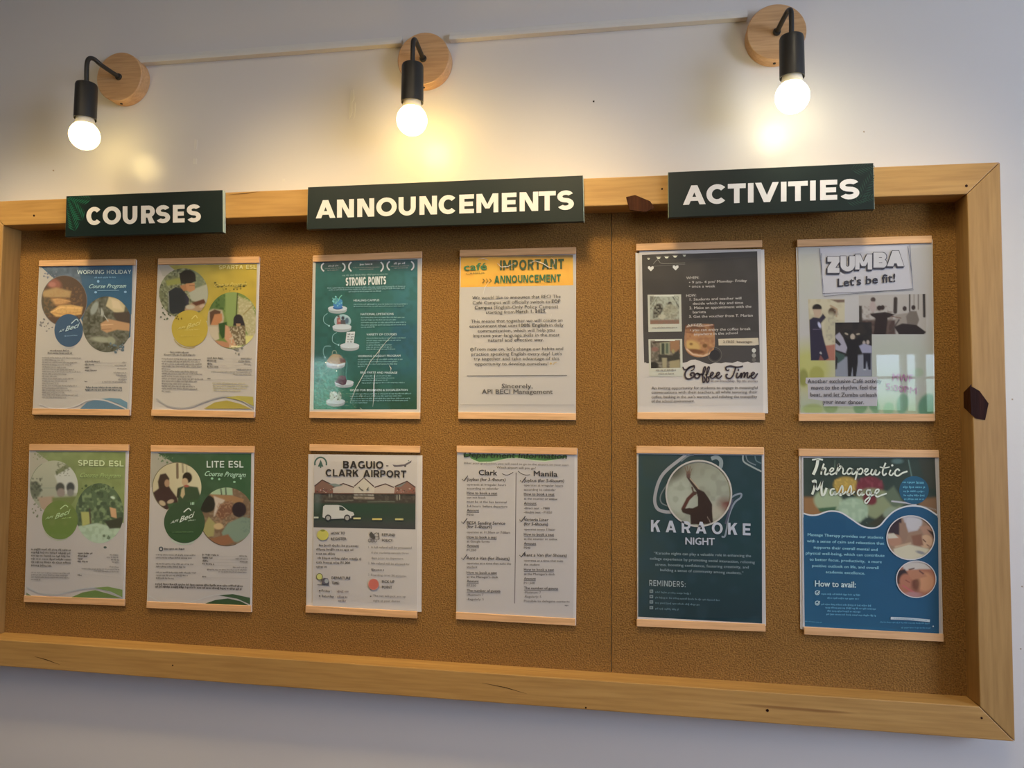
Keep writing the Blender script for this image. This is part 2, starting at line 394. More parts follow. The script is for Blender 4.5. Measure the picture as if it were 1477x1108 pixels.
link('frame_rail', prism(up([(oTL[0] + g, oTL[1]), (oTR[0] - g, oTR[1]), (iTR[0] - g, iTR[1]), (iTL[0] + g, iTL[1])]), -.0008, YF, .0016), M['pine_x'], board)
link('frame_rail', prism(up([(oBL[0] + g, oBL[1]), (iBL[0] + g, iBL[1]), (iBR[0] - g, iBR[1]), (oBR[0] - g, oBR[1])]), -.0008, YF, .0016), M['pine_x'], board)
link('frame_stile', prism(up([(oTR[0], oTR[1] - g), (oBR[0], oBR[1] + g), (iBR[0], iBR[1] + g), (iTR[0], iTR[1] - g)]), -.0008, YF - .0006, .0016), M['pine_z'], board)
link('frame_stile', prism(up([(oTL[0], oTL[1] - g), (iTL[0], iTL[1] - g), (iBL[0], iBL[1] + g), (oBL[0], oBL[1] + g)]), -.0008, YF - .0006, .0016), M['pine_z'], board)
# bark knots: a wedge on the right stile wrapping from the inner face to the front face
def F(px, py, off=.0415):
    x, z = B(px, py, off); return Vector((x, YP - off, z + Z0))
kf = [F(1399, 556), F(1413, 564), F(1426, 582), F(1421, 606), F(1408, 604), F(1401, 598)]
ki = [Vector((.5465, YP - .010, kf[0].z - .010)), Vector((.5465, YP - .010, kf[-1].z + .012))]
ki2 = [Vector((.5465, YP - .0405, kf[0].z + .002)), Vector((.5465, YP - .0405, kf[-1].z - .002))]
vv = kf + [ki[0], ki[1]] + ki2
kn = mesh_of(vv, [(0, 1, 2, 3, 4, 5), (0, 5, 9, 8), (8, 9, 7, 6)])
kob = link('bark_knot', kn, M['knot'], board)
kn.materials.append(M['knot2']); kn.polygons[2].material_index = 1; kn.polygons[1].material_index = 1
kt = prism([(p.x, p.z) for p in (F(903, 284), F(916, 281), F(938, 290), F(944, 300), F(931, 306), F(908, 303))], YF + .001, YF - .0012, .0005, 1)
link('bark_knot', kt, M['knot2'], board)
for (x, y, r) in ((1432, 396, 1.2), (1437, 494, 1.2), (1429, 635, 1.4), (1435.5, 696, 1.3), (1442.5, 798, 1.0), (1446, 931, 1.0), (1416, 1036, 1.5), (1107, 1025, 2.2), (845, 1021, 1.4), (1438, 1022, 1.2), (249, 960, 1.4), (955, 272.5, 1.5), (1394, 268, 2.0), (1433, 253, 1.8), (1419, 276, 1.3), (49, 311, 2.0)):
    p = F(x, y, .0404)
    link('nail_hole', lathe([(0, 0), (r * .0011, 0), (r * .0011, -.0006), (0, -.0006)], (p.x, YF + .0001, p.z), 'y', 10), M['knot'], board)
def crack(pts, w):
    q = [F(x, y, .0404) for x, y in pts]
    v = []; f = []
    for i, p in enumerate(q):
        ww = w * (1 if 0 < i < len(q) - 1 else .2) * .001
        v += [(p.x, YF - .0007, p.z + ww), (p.x, YF - .0007, p.z - ww)]
    for i in range(len(q) - 1): f.append((2 * i, 2 * i + 1, 2 * i + 3, 2 * i + 2))
    link('wood_crack', mesh_of(v, f), M['knot'], board)
crack([(50, 947), (68, 952), (87, 959)], .6); crack([(695, 985), (730, 992), (760, 1001)], .6); crack([(330, 281), (355, 279), (375, 276)], .5)

# ------------------------------------------------------------------ print engine
def vnoise(x, y, seed=0):
    xi = np.floor(x).astype(int); yi = np.floor(y).astype(int); fx = x - xi; fy = y - yi
    fx = fx * fx * (3 - 2 * fx); fy = fy * fy * (3 - 2 * fy)
    def h(a, b):
        n = (a * 374761393 + b * 668265263 + seed * 974634777) & 0x7fffffff
        n = ((n ^ (n >> 13)) * 1274126177) & 0x7fffffff
        return ((n ^ (n >> 16)) & 0xffff) / 65535.0
    return (h(xi, yi) * (1 - fx) + h(xi + 1, yi) * fx) * (1 - fy) + (h(xi, yi + 1) * (1 - fx) + h(xi + 1, yi + 1) * fx) * fy
def segdist(X, Y, a, b):
    ax, ay = a; bx, by = b; dx, dy = bx - ax, by - ay
    t = np.clip(((X - ax) * dx + (Y - ay) * dy) / max(dx * dx + dy * dy, 1e-9), 0, 1)
    return np.hypot(X - ax - t * dx, Y - ay - t * dy)
def inpoly(X, Y, P_):
    c = np.zeros(X.shape, bool); n = len(P_)
    for i in range(n):
        x0, y0 = P_[i]; x1, y1 = P_[(i + 1) % n]
        if y0 == y1: continue
        cond = ((y0 > Y) != (y1 > Y)) & (X < (x1 - x0) * (Y - y0) / (y1 - y0) + x0)
        c ^= cond
    return c
def paint(X, Y, base, shapes):
    C = np.tile(hx(base), (len(X), 1))
    for s in shapes:
        k = s[0]
        if k == 'n':       # noise: scale, amplitude, seed
            v = (vnoise(X / s[1], Y / s[1], s[3]) - .5) * 2 * s[2]
            C = C * (1 + v)[:, None]; continue
        if k == 'm':       # mottle toward a colour: scale, colour, amount, seed [, box]
            v = np.clip((vnoise(X / s[1], Y / s[1], s[4]) - .5) * 4, 0, 1) * s[3]
            if len(s) > 5: x0, y0, x1, y1 = s[5]; v = v * ((X > x0) & (X < x1) & (Y > y0) & (Y < y1))
            C = C * (1 - v)[:, None] + hx(s[2]) * v[:, None]; continue
        if k == 'g':       # linear gradient colour between two points, alpha 0 -> amount
            (x0, y0), (x1, y1), c, am = s[1:5]
            t = np.clip(((X - x0) * (x1 - x0) + (Y - y0) * (y1 - y0)) / ((x1 - x0) ** 2 + (y1 - y0) ** 2), 0, 1) * am
            C = C * (1 - t)[:, None] + hx(c) * t[:, None]; continue
        if k == 'e':       # ellipse cx cy rx ry rot colour soft [alpha]
            cx, cy, rx, ry, rot, c, sf = s[1:8]; al = s[8] if len(s) > 8 else 1
            ca, sa = math.cos(math.radians(rot)), math.sin(math.radians(rot))
            u = (X - cx) * ca + (Y - cy) * sa; v = -(X - cx) * sa + (Y - cy) * ca
            d = (np.sqrt((u / rx) ** 2 + (v / ry) ** 2) - 1) * min(rx, ry)
        elif k == 'p':     # polygon pts colour soft [alpha]
            pts, c, sf = s[1:4]; al = s[4] if len(s) > 4 else 1
            d = np.min([segdist(X, Y, pts[i], pts[(i + 1) % len(pts)]) for i in range(len(pts))], 0)
            d = np.where(inpoly(X, Y, pts), -d, d)
        elif k == 'l':     # stroke pts width colour soft [alpha]
            pts, w, c, sf = s[1:5]; al = s[5] if len(s) > 5 else 1
            d = np.min([segdist(X, Y, pts[i], pts[i + 1]) for i in range(len(pts) - 1)], 0) - w / 2
        a = np.clip(.5 - d / max(sf, .01), 0, 1) * al
        C = C * (1 - a)[:, None] + hx(c) * a[:, None]
    return np.clip(C, 0, 4)

LETTERS = []      # queued text for the built-in font
class Art:
    """collects flat print in the pixel frame of one zoomed crop (ox, oy, scale)"""
    def __init__(s, root, ox, oy, sc, white, off, gain=.53):
        s.root, s.ox, s.oy, s.sc, s.off = root, ox, oy, sc, off
        s.white = hx(white); s.gain = gain; s.layer = 0
        s.v = []; s.f = []; s.c = []; s.n = 0          # artwork
        s.tv = []; s.tf = []; s.tc = []; s.tn = 0      # lettering
    def step(s): s.layer += 1; return s.off + .00002 * s.layer
    def alb(s, C): 
        A_ = np.clip(np.atleast_2d(C) / s.white, 0, 1.6) ** 1.12
        l_ = (A_ @ np.array([.3, .59, .11]))[:, None]
        return np.clip((l_ + (A_ - l_) * .88) * s.gain, .006, .90)
    def W(s, pts, off): pts = np.asarray(pts, float); return BB(np.stack([pts[:, 0] / s.sc + s.ox, pts[:, 1] / s.sc + s.oy], 1), off)
    def add(s, pts, faces, colors, text=False, off=None):
        w = s.W(pts, (s.off + .0014) if (text and off is None) else (off if off is not None else s.step()))
        if text: s.tv.append(w); s.tf += [tuple(i + s.tn for i in f) for f in faces]; s.tc.append(colors); s.tn += len(w)
        else: s.v.append(w); s.f += [tuple(i + s.n for i in f) for f in faces]; s.c.append(colors); s.n += len(w)
    def flat(s, pts, c, text=False, off=None):
        tri = tessellate_polygon([[Vector((x, y, 0)) for x, y in pts]])
        s.add(pts, [tuple(t) for t in tri], np.repeat(s.alb(hx(c)), len(pts), 0), text, off)
    poly = flat
    def rect(s, x0, y0, x1, y1, c, text=False): s.flat([(x0, y0), (x1, y0), (x1, y1), (x0, y1)], c, text)
    def ell(s, cx, cy, rx, ry, c, rot=0, text=False, n=40):
        ca, sa = math.cos(math.radians(rot)), math.sin(math.radians(rot)); P_ = []
        for k in range(n):
            a = 2 * math.pi * k / n; u, v = rx * math.cos(a), ry * math.sin(a); P_.append((cx + u * ca - v * sa, cy + u * sa + v * ca))
        s.flat(P_, c, text)
    def ring(s, cx, cy, rx, ry, w, c, a0=0, a1=360, text=False):
        P_ = [(cx + rx * math.cos(math.radians(a)), cy + ry * math.sin(math.radians(a))) for a in np.linspace(a0, a1, 49)]
        s.line(P_, w, c, text)
    def line(s, pts, w, c, text=True, taper=False):
        P_ = [Vector((x, y)) for x, y in pts]; n = len(P_); V = []; Fc = []
        for i, p in enumerate(P_):
            t = (P_[min(i + 1, n - 1)] - P_[max(i - 1, 0)])
            if t.length < 1e-6: t = Vector((1, 0))
            t.normalize(); nn = Vector((-t.y, t.x))
            ww = w[i] if isinstance(w, (list, tuple)) else w
            if taper: ww *= .35 + .65 * math.sin(math.pi * (i + .5) / n)
            V += [p + nn * ww / 2, p - nn * ww / 2]
        for i in range(n - 1): Fc.append((2 * i, 2 * i + 1, 2 * i + 3, 2 * i + 2))
        s.add([(v.x, v.y) for v in V], Fc, np.repeat(s.alb(hx(c)), len(V), 0), text)
    def curve(s, pts, w, c, n=6, text=True, taper=False):
        Q = [pts[0]] + list(pts) + [pts[-1]]; Q = [Vector(q) for q in Q]; o = []
        for i in range(1, len(Q) - 2):
            for k in range(n):
                u = k / n; p0, p1, p2, p3 = Q[i - 1], Q[i], Q[i + 1], Q[i + 2]
                o.append(.5 * ((2 * p1) + (p2 - p0) * u + (2 * p0 - 5 * p1 + 4 * p2 - p3) * u * u + (3 * p1 - p0 - 3 * p2 + p3) * u ** 3))
        o.append(Q[-1]); s.line([(q.x, q.y) for q in o], w, c, text, taper)
    def grid(s, quad, base, shapes, name='photo_print', step=1.15):
        """quad TL TR BR BL; painted bilinear patch, its own part"""
        q = [np.array(p, float) for p in quad]
        nx = max(4, int(np.linalg.norm(q[1] - q[0]) / s.sc / step)); ny = max(4, int(np.linalg.norm(q[3] - q[0]) / s.sc / step))
        u, v = np.meshgrid(np.linspace(0, 1, nx + 1), np.linspace(0, 1, ny + 1)); u = u.ravel()[:, None]; v = v.ravel()[:, None]
        P_ = (q[0] * (1 - u) + q[1] * u) * (1 - v) + (q[3] * (1 - u) + q[2] * u) * v
        Fc = [(j * (nx + 1) + i, j * (nx + 1) + i + 1, (j + 1) * (nx + 1) + i + 1, (j + 1) * (nx + 1) + i) for j in range(ny) for i in range(nx)]
        s.part(name, P_, Fc, paint(P_[:, 0], P_[:, 1], base, shapes))
    def disc(s, cx, cy, rx, ry, base, shapes, name='photo_print', clip=None, step=1.1):
        nr = max(4, int(max(rx, ry) / s.sc / step)); na = max(24, int(2 * math.pi * max(rx, ry) / s.sc / step))
        P_ = [(cx, cy)]
        for i in range(1, nr + 1):
            for k in range(na):
                a = 2 * math.pi * k / na; P_.append((cx + rx * i / nr * math.cos(a), cy + ry * i / nr * math.sin(a)))
        Fc = [(0, 1 + (k + 1) % na, 1 + k) for k in range(na)]
        for i in range(nr - 1):
            for k in range(na):
                a, b2 = 1 + i * na + k, 1 + i * na + (k + 1) % na; Fc.append((a, b2, b2 + na, a + na))
        P_ = np.array(P_)
        if clip: P_ = clip(P_)
        s.part(name, P_, Fc, paint(P_[:, 0], P_[:, 1], base, shapes))
    def part(s, name, P_, Fc, C):
        w = s.W(P_, s.step()); me = mesh_of(w, Fc)
        at = me.color_attributes.new('Col', 'FLOAT_COLOR', 'POINT')
        at.data.foreach_set('color', np.concatenate([s.alb(C), np.ones((len(w), 1))], 1).ravel())
        return link(name, me, M['ink'], s.root)
    def T(s, txt, x0, y0, x1, y1, h, c, bold=0.0, slant=0.0, fit=False):
        LETTERS.append((s, txt, x0, y0, x1, y1, h, s.alb(hx(c))[0], bold, slant, fit))
    def block(s, txt, x0, y0, x1, y1, h, c, t=.22, gap=.14, hgt2=None, mono=False):
        """block capitals drawn as strokes; baseline (x0,y0)->(x1,y1), cap height h"""
        wd = [1e-6 + GW.get(ch, .8) for ch in txt]; tot = sum(wd) + gap * (len(txt) - 1); x = 0
        for ch, w in zip(txt, wd):
            for gi, pl in enumerate(glyph(ch, w, t)):
                P_ = [((x0 + (x + px) / tot * (x1 - x0)), y0 + (x + px) / tot * (y1 - y0) - py * h) for px, py in pl]
                s.flat(P_, c, True, s.off + .0014 + gi * .00002)
            x += w + gap
    def scrib(s, x0, y0, x1, y1, h, c, seed=0, dens=1.0):
        """a run of tiny unreadable marks, like print too small to resolve"""
        rnd = random.Random(seed * 7 + int(x0 * 3 + y0)); L_ = math.hypot(x1 - x0, y1 - y0); x = 0; V = []; Fc = []
        while x < L_ - h * .4:
            wl = rnd.uniform(1.2, 4.2) * h
            xe = min(x + wl, L_)
            while x < xe - h * .25:
                w = h * rnd.uniform(.25, .5); hh = h * rnd.choice((.7, .7, .75, 1.05)); b_ = rnd.choice((0, 0, 0, .25)) * h
                u0, u1 = x / L_, min(x + w, L_) / L_
                n = len(V)
                ya, yb = y0 + (y1 - y0) * u0, y0 + (y1 - y0) * u1
                V += [(x0 + (x1 - x0) * u0, ya + b_), (x0 + (x1 - x0) * u1, yb + b_), (x0 + (x1 - x0) * u1, yb - hh), (x0 + (x1 - x0) * u0, ya - hh * .9)]
                Fc.append((n, n + 1, n + 2, n + 3)); x += w + h * rnd.uniform(.12, .28) / dens
            x += h * .42
        if V: s.add(V, Fc, np.repeat(s.alb(hx(c)), len(V), 0), True)
    def finish(s):
        for nm, v, f, c in (('artwork', s.v, s.f, s.c), ('lettering', s.tv, s.tf, s.tc)):
            if not v: continue
            V = np.concatenate(v); C = np.concatenate(c)
            me = mesh_of(V, f); at = me.color_attributes.new('Col', 'FLOAT_COLOR', 'POINT')
            at.data.foreach_set('color', np.concatenate([C, np.ones((len(C), 1))], 1).ravel())
            link(nm, me, M['ink'], s.root)['kind'] = 'stuff'

GW = {'I': .24, 'M': 1.12, 'W': 1.45, 'N': .92, 'O': 1.0, 'C': .92, 'G': .95, 'E': .72, 'F': .70, 'L': .68, 'T': .80, 'S': .76, 'R': .82, 'P': .78, 'B': .80, 'D': .9, 'U': .86, 'A': .98, 'V': .98, 'K': .86, 'H': .88, 'Y': .9, 'Z': .76, ' ': .42, '-': .5, ':': .24, 'J': .6, 'Q': 1.0, 'X': .9}
def arc(cx, cy, rx, ry, a0, a1, t, tx=None, n=14):
    tx = tx or t; o = []; i_ = []
    for a in np.linspace(math.radians(a0), math.radians(a1), n):
        o.append((cx + rx * math.cos(a), cy + ry * math.sin(a))); i_.append((cx + (rx - tx) * math.cos(a), cy + (ry - t) * math.sin(a)))
    return o + i_[::-1]
def glyph(ch, a, t):
    bar = lambda x0, y0, x1, y1: [(x0, y0), (x1, y0), (x1, y1), (x0, y1)]
    dg = lambda xb, xt, w=t * 1.12, y0=0, y1=1: [(xb, y0), (xb + w, y0), (xt + w, y1), (xt, y1)]
    h = t * .86; d = t * 1.12; m = a / 2
    if ch == ' ': return []
    if ch == 'I': return [bar(m - t / 2, 0, m + t / 2, 1)]
    if ch == '-': return [bar(.05, .36, a - .05, .36 + h)]
    if ch == ':': return [bar(m - t / 2, 0, m + t / 2, h), bar(m - t / 2, .5, m + t / 2, .5 + h)]
    if ch == 'E': return [bar(0, 0, t, 1), bar(t, 0, a, h), bar(t, 1 - h, a, 1), bar(t, .5 - h / 2, a * .93, .5 + h / 2)]
    if ch == 'F': return [bar(0, 0, t, 1), bar(t, 1 - h, a, 1), bar(t, .45 - h / 2, a * .93, .45 + h / 2)]
    if ch == 'L': return [bar(0, 0, t, 1), bar(t, 0, a, h)]
    if ch == 'T': return [bar(0, 1 - h, a, 1), bar(m - t / 2, 0, m + t / 2, 1 - h)]
    if ch == 'H': return [bar(0, 0, t, 1), bar(a - t, 0, a, 1), bar(t, .5 - h / 2, a - t, .5 + h / 2)]
    if ch == 'N': return [bar(0, 0, t, 1), bar(a - t, 0, a, 1), [(t * .2, 1), (t * 1.25, 1), (a - t * .2, 0), (a - t * 1.25, 0)]]
    if ch == 'M': return [bar(0, 0, t * .95, 1), bar(a - t * .95, 0, a, 1), [(0, 1), (t * 1.1, 1), (m + t * .42, .22), (m - t * .42, .22)], [(a - t * 1.1, 1), (a, 1), (m + t * .42, .22), (m - t * .42, .22)]]
    if ch == 'A': return [dg(0, m - d / 2), dg(a - d, m - d / 2), bar(a * .22, .19, a * .78, .19 + h * .85)]
    if ch == 'V': return [dg(m - d / 2, 0), dg(m - d / 2, a - d)]
    if ch == 'W': q = a / 4; return [dg(q - d / 2 + .0, 0), dg(q - d / 2, m - d / 2), dg(3 * q - d / 2, m - d / 2), dg(3 * q - d / 2, a - d)]
    if ch == 'X': return [dg(0, a - d), dg(a - d, 0)]
    if ch == 'Y': return [dg(m - d / 2, 0, d, .38, 1), dg(m - d / 2, a - d, d, .38, 1), bar(m - t / 2, 0, m + t / 2, .45)]
    if ch == 'K': return [bar(0, 0, t, 1), [(t, .30), (t, .62), (a - d * 1.1, 1), (a, 1)], [(t * 1.5, .56), (t * 2.3, .74), (a, 0), (a - d * 1.15, 0)]]
    if ch == 'Z': return [bar(0, 0, a, h), bar(0, 1 - h, a, 1), [(0, h), (d * 1.2, h), (a, 1 - h), (a - d * 1.2, 1 - h)]]
    if ch in 'OQ': return [arc(m, .5, m, .51, 0, 360, h, t, 33)]
    if ch == 'C': return [arc(m * 1.04, .5, m * 1.04, .51, 42, 318, h, t, 28)]
    if ch == 'G': return [arc(m * 1.04, .5, m * 1.04, .51, 42, 325, h, t, 28), bar(a - t * .95, .10, a, .5), bar(a * .62, .5 - h * .8, a, .5)]
    if ch == 'U': return [bar(0, .42, t, 1), bar(a - t, .42, a, 1), arc(m, .42, m, .435, 180, 360, h, t)]
    if ch == 'J': return [bar(a - t, .3, a, 1), arc(m, .3, m, .31, 200, 360, h, t)]
    if ch == 'D': r = a * .55; return [bar(0, 0, t, 1), bar(t, 0, a - r, h), bar(t, 1 - h, a - r, 1), arc(a - r, .5, r, .5, -90, 90, h, t)]
    if ch == 'P': r = .34; return [bar(0, 0, t, 1), bar(t, 1 - h, a - r, 1), bar(t, 1 - 2 * r, a - r, 1 - 2 * r + h), arc(a - r, 1 - r, r, r, -90, 90, h, t)]
    if ch == 'R': r = .335; return [bar(0, 0, t, 1), bar(t, 1 - h, a - r, 1), bar(t, 1 - 2 * r, a - r, 1 - 2 * r + h), arc(a - r, 1 - r, r, r, -90, 90, h, t), [(a - d * 1.05, 0), (a + .01, 0), (a * .62 + d * .35, .40), (a * .62 - d * .5, .40)]]
    if ch == 'B': r = .29; return [bar(0, 0, t, 1), bar(t, 0, a - r, h), bar(t, .5 - h / 2, a - r, .5 + h / 2), bar(t, 1 - h, a - r, 1), arc(a - r, r - .01, r, r + .0, -90, 90, h, t), arc(a - r - .03, 1 - r + .02, r, r - .02, -90, 90, h, t)]
    if ch == 'S':
        r = (1 + h) / 4
        return [arc(m, 1 - r + .005, m, r + .005, 28, 270, h, t), arc(m, r - .005, m, r + .005, 90, -152, h, t)]
    return [bar(0, 0, a, 1)]

# ------------------------------------------------------------------ header signs
def sign(cx0, cx1, tl, tr, bl, br, word, boxes, org, leaf, label):
    ox, oy, sc = org; off = .0505
    q = [B(*p, off) for p in (tl, tr, br, bl)]
    root = empty('header_sign', ((q[2][0] + q[3][0]) / 2, YF, q[2][1] + Z0)); tago(root, label, 'sign', 'header signs on the top rail')
    P_ = up(q)
    panel = link('sign_panel', prism(P_, YF - .0008, YP - off, .0005, 1), M['sign'], root)
    panel.data.materials.append(M['sign_edge'])
    for p in panel.data.polygons:
        if abs(p.normal.x) > .7: p.material_index = 1
    off2 = off + .0008
    V = []; Fc = []
    for ch, x0, x1 in boxes[0]:
        (ax, at), (bx_, bt) = boxes[1]; (_, ab), (_, bb) = boxes[2]
        topf = lambda x: at + (bt - at) * (x - ax) / (bx_ - ax)
        botf = lambda x: ab + (bb - ab) * (x - ax) / (bx_ - ax)
        hgt = botf(x0) - topf(x0); a = (x1 - x0) / hgt
        for gi, pl in enumerate(glyph(ch, a, boxes[3])):
            pts = []
            for u, v in pl:
                x = x0 + u * hgt; pts.append((x, botf(x) + (topf(x) - botf(x)) * v))
            w = BB([(x / sc + ox, y / sc + oy) for x, y in pts], off2 + gi * .00003)
            n = len(V); V += list(w)
            tri = tessellate_polygon([[Vector((x, y, 0)) for x, y in pts]])
            Fc += [tuple(i + n for i in t) for t in tri]
    link('sign_lettering', mesh_of(V, Fc), M['sign_letter'], root)
    # palm fronds printed on the face
    if leaf:
        V = []; Fc = []
        for (sx, sy, ex, ey, nl, ln, mt) in leaf:
            for k in range(nl):
                u = (k + 1) / (nl + 1); x = sx + (ex - sx) * u; y = sy + (ey - sy) * u
                dx, dy = ex - sx, ey - sy; L_ = math.hypot(dx, dy); dx /= L_; dy /= L_
                for sgn in (-1, 1):
                    l = ln * (1 - .55 * u); w = 2.9 if sc > 3 else 2.0
                    vx = dx * .72 - sgn * dy * .70; vy = dy * .72 + sgn * dx * .70
                    pts = [(x, y), (x + vx * l * .5 - vy * w, y + vy * l * .5 + vx * w), (x + vx * l, y + vy * l), (x + vx * l * .5 + vy * w, y + vy * l * .5 - vx * w)]
                    pts = [(min(max(px, cx0), cx1), py) for px, py in pts]
                    yt = lambda q: ((tl[1] + (tr[1] - tl[1]) * (q / sc + ox - tl[0]) / (tr[0] - tl[0])) - oy) * sc + 4
                    yb2 = lambda q: ((bl[1] + (br[1] - bl[1]) * (q / sc + ox - bl[0]) / (br[0] - bl[0])) - oy) * sc - 4
                    pts = [(px, min(max(py, yt(px)), yb2(px))) for px, py in pts]
                    n = len(V); V += list(BB([(px / sc + ox, py / sc + oy) for px, py in pts], off + .0004)); Fc.append((n, n + 1, n + 2, n + 3))
        link('palm_leaf_print', mesh_of(V, Fc), M[leaf[0][6]], root)
    return root
sign(326, 1076, (95.5, 283), (321.5, 274), (94, 342), (322, 335), 'COURSES',
     ([('C', 418, 493), ('O', 497, 586), ('U', 594, 665), ('R', 683, 750), ('S', 755, 824), ('E', 837, 894), ('S', 904, 973)], ((418, 164.5), (972, 150)), ((418, 251), (972, 235.5)), .27),
     (0, 250, 3.357), [(452, 128, 330, 114, 9, 46, 'leaf'), (405, 238, 332, 116, 11, 52, 'leaf'), (366, 292, 328, 150, 10, 50, 'leaf')], 'dark green COURSES sign with a palm leaf at its left end')
sign(80, 1415, (444, 270), (841, 253), (442.5, 331), (842.5, 319.5), 'ANNOUNCEMENTS',
     ([('A', 119, 214), ('N', 222, 304), ('N', 320, 402), ('O', 412, 511), ('U', 520, 603), ('N', 621, 706), ('C', 714, 803), ('E', 814, 885), ('M', 897, 1003), ('E', 1020, 1091), ('N', 1106, 1196), ('T', 1198, 1281), ('S', 1288, 1369)], ((119, 199), (1368, 149)), ((119, 286), (1368, 243)), .27),
     (420, 230, 3.357), None, 'widest dark green sign reading ANNOUNCEMENTS in the middle of the top rail')
sign(66, 884, (963.5, 248.5), (1260, 235), (964, 314), (1261.5, 302), 'ACTIVITIES',
     ([('A', 124, 214), ('C', 217, 299), ('T', 302, 373), ('I', 381, 405), ('V', 410, 504), ('I', 512, 535), ('T', 541, 619), ('I', 627, 652), ('E', 668, 736), ('S', 745, 824)], ((124, 132), (822, 104)), ((124, 208), (822, 184)), .285),
     (940, 220, 2.750), [(780, 70, 884, 46, 8, 52, 'leaf2'), (812, 214, 880, 84, 10, 50, 'leaf2'), (762, 196, 880, 176, 9, 40, 'leaf2')], 'dark green ACTIVITIES sign with a faint palm leaf at its right end')

# ------------------------------------------------------------------ posters
def poster(org, corners, plate, page, white, label, sleeve='sleeve'):
    """org (ox, oy, scale) of the crop; corners TL TR BL BR of the strips in photo px; plate / page quads TL TR BR BL in crop px"""
    ox, oy, sc = org
    c = [np.array(B(*p)) for p in corners]
    bx_ = (c[2] + c[3]) / 2
    root = empty('poster', (bx_[0], YC, bx_[1] + Z0)); tago(root, label, 'poster', 'sleeved posters pinned on the cork board')
    def w2(pts, off): return [B(x / sc + ox, y / sc + oy, off) for x, y in pts]
    link('backing_sheet', prism(up(w2(plate, -.0042)), YC - .0002, YP + .0042, .0004, 1), M['plate'], root)
    link('paper_sheet', prism(up(w2(page, -.003)), YP + .0042, YP + .003), M['paper'], root)
    HS = .0127
    for nm, (l, r), sgn in (('top_strip', (c[0], c[1]), -1), ('bottom_strip', (c[2], c[3]), 1)):
        d = (r - l) / np.linalg.norm(r - l); n = np.array([-d[1], d[0]]) * sgn * HS
        link(nm, prism(up([l, r, r + n, l + n]), YP + .0045, YP, .0006, 1), M['strip'], root)
    pw = w2(plate, -.0008); nx = 12; ny = 16; V = []; Fc = []
    q = [np.array(p) for p in pw]; rnd = random.Random(int(ox + oy))
    for j in range(ny + 1):
        for i in range(nx + 1):
            u, v = i / nx, j / ny; v = .045 + v * .91
            p = (q[0] * (1 - u) + q[1] * u) * (1 - v) + (q[3] * (1 - u) + q[2] * u) * v
            bulge = 0 if i in (0, nx) or j in (0, ny) or sleeve == 'sleeve_flat' else rnd.uniform(-.0001, .0001)
            V.append((p[0], YP + .0009 + bulge, p[1] + Z0))
    for j in range(ny):
        for i in range(nx): k = j * (nx + 1) + i; Fc.append((k, k + nx + 1, k + nx + 2, k + 1))
    sl = link('clear_sleeve', mesh_of(V, Fc, True), M[sleeve], root)
    return Art(root, ox, oy, sc, white, -.003), sl
def crease_glare(A, pts, w=.0008):
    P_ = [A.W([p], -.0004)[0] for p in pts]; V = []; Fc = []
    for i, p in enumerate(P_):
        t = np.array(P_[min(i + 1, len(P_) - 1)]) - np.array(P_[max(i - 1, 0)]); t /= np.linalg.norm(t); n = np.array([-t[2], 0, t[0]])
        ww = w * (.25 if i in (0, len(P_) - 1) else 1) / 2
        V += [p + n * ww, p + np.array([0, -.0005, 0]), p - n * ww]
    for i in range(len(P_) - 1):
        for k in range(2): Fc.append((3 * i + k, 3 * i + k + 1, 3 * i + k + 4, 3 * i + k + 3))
    link('sleeve_crease_glare', mesh_of(V, Fc), M['crease_glare'], A.root)

ARTS = []
def mk(*a, **k):
    A, sl = poster(*a, **k); ARTS.append(A); return A, sl
DARK = '4a4440'
def clipr(xa, ya, xb, yb):
    """keep vertices left of the line (page edge)"""
    def f(P_):
        P_ = P_.copy(); ex = xa + (P_[:, 1] - ya) * (xb - xa) / (yb - ya); P_[:, 0] = np.minimum(P_[:, 0], ex); return P_
    return f
def squig(A, x0, y, x1, y2, amp, c, w=5, n=26, seed=1):
    """loopy handwriting-like stroke"""
    r = random.Random(seed); pts = []
    for i in range(n):
        u = i / (n - 1); pts.append((x0 + (x1 - x0) * u + r.uniform(-1, 1) * amp * .35, y + (y2 - y) * u + (amp if i % 2 else -amp) * r.uniform(.35, 1)))
    A.curve(pts, w, c, 5)
def specks(A, cx, cy, rx, ry, n, c, smin, smax, seed):
    r = random.Random(seed)
    for _ in range(n):
        a = r.uniform(0, 6.28); q = math.sqrt(r.random()); x = cx + rx * q * math.cos(a); y = cy + ry * q * math.sin(a); s_ = r.uniform(smin, smax)
        A.ell(x, y, s_, s_ * r.uniform(.5, 1), c, r.uniform(0, 180), n=7)

# ---- course poster 1: blue
A, _ = mk((30, 365, 4.522), [(56.1, 375.6), (194.8, 373.4), (45.9, 598.3), (185.9, 600)],
    [(120, 55), (756, 45), (716, 1060), (76, 1050)], [(122, 60), (741, 52), (704, 1050), (80, 1040)], 'a59c90',
    'working holiday course poster with blue top, uppermost at the left end')
A.poly([(122, 86), (730, 78), (715, 545), (700, 560), (640, 520), (420, 500), (300, 180), (128, 175)], '375c70')
A.poly([(122, 90), (130, 88), (215, 165), (180, 240), (118, 300)], 'a59c90')
A.grid([(370, 82), (730, 78), (722, 400), (400, 400)], '375c72', [('g', (560, 200), (400, 100), '4c5a66', .6), ('n', 60, .08, 3)], 'blue_print')
A.grid([(140, 87), (372, 82), (400, 200), (215, 165)], '5e6870', [('n', 18, .25, 5)], 'blue_print')
specks(A, 190, 135, 50, 30, 14, '6f7078', 2, 8, 4)
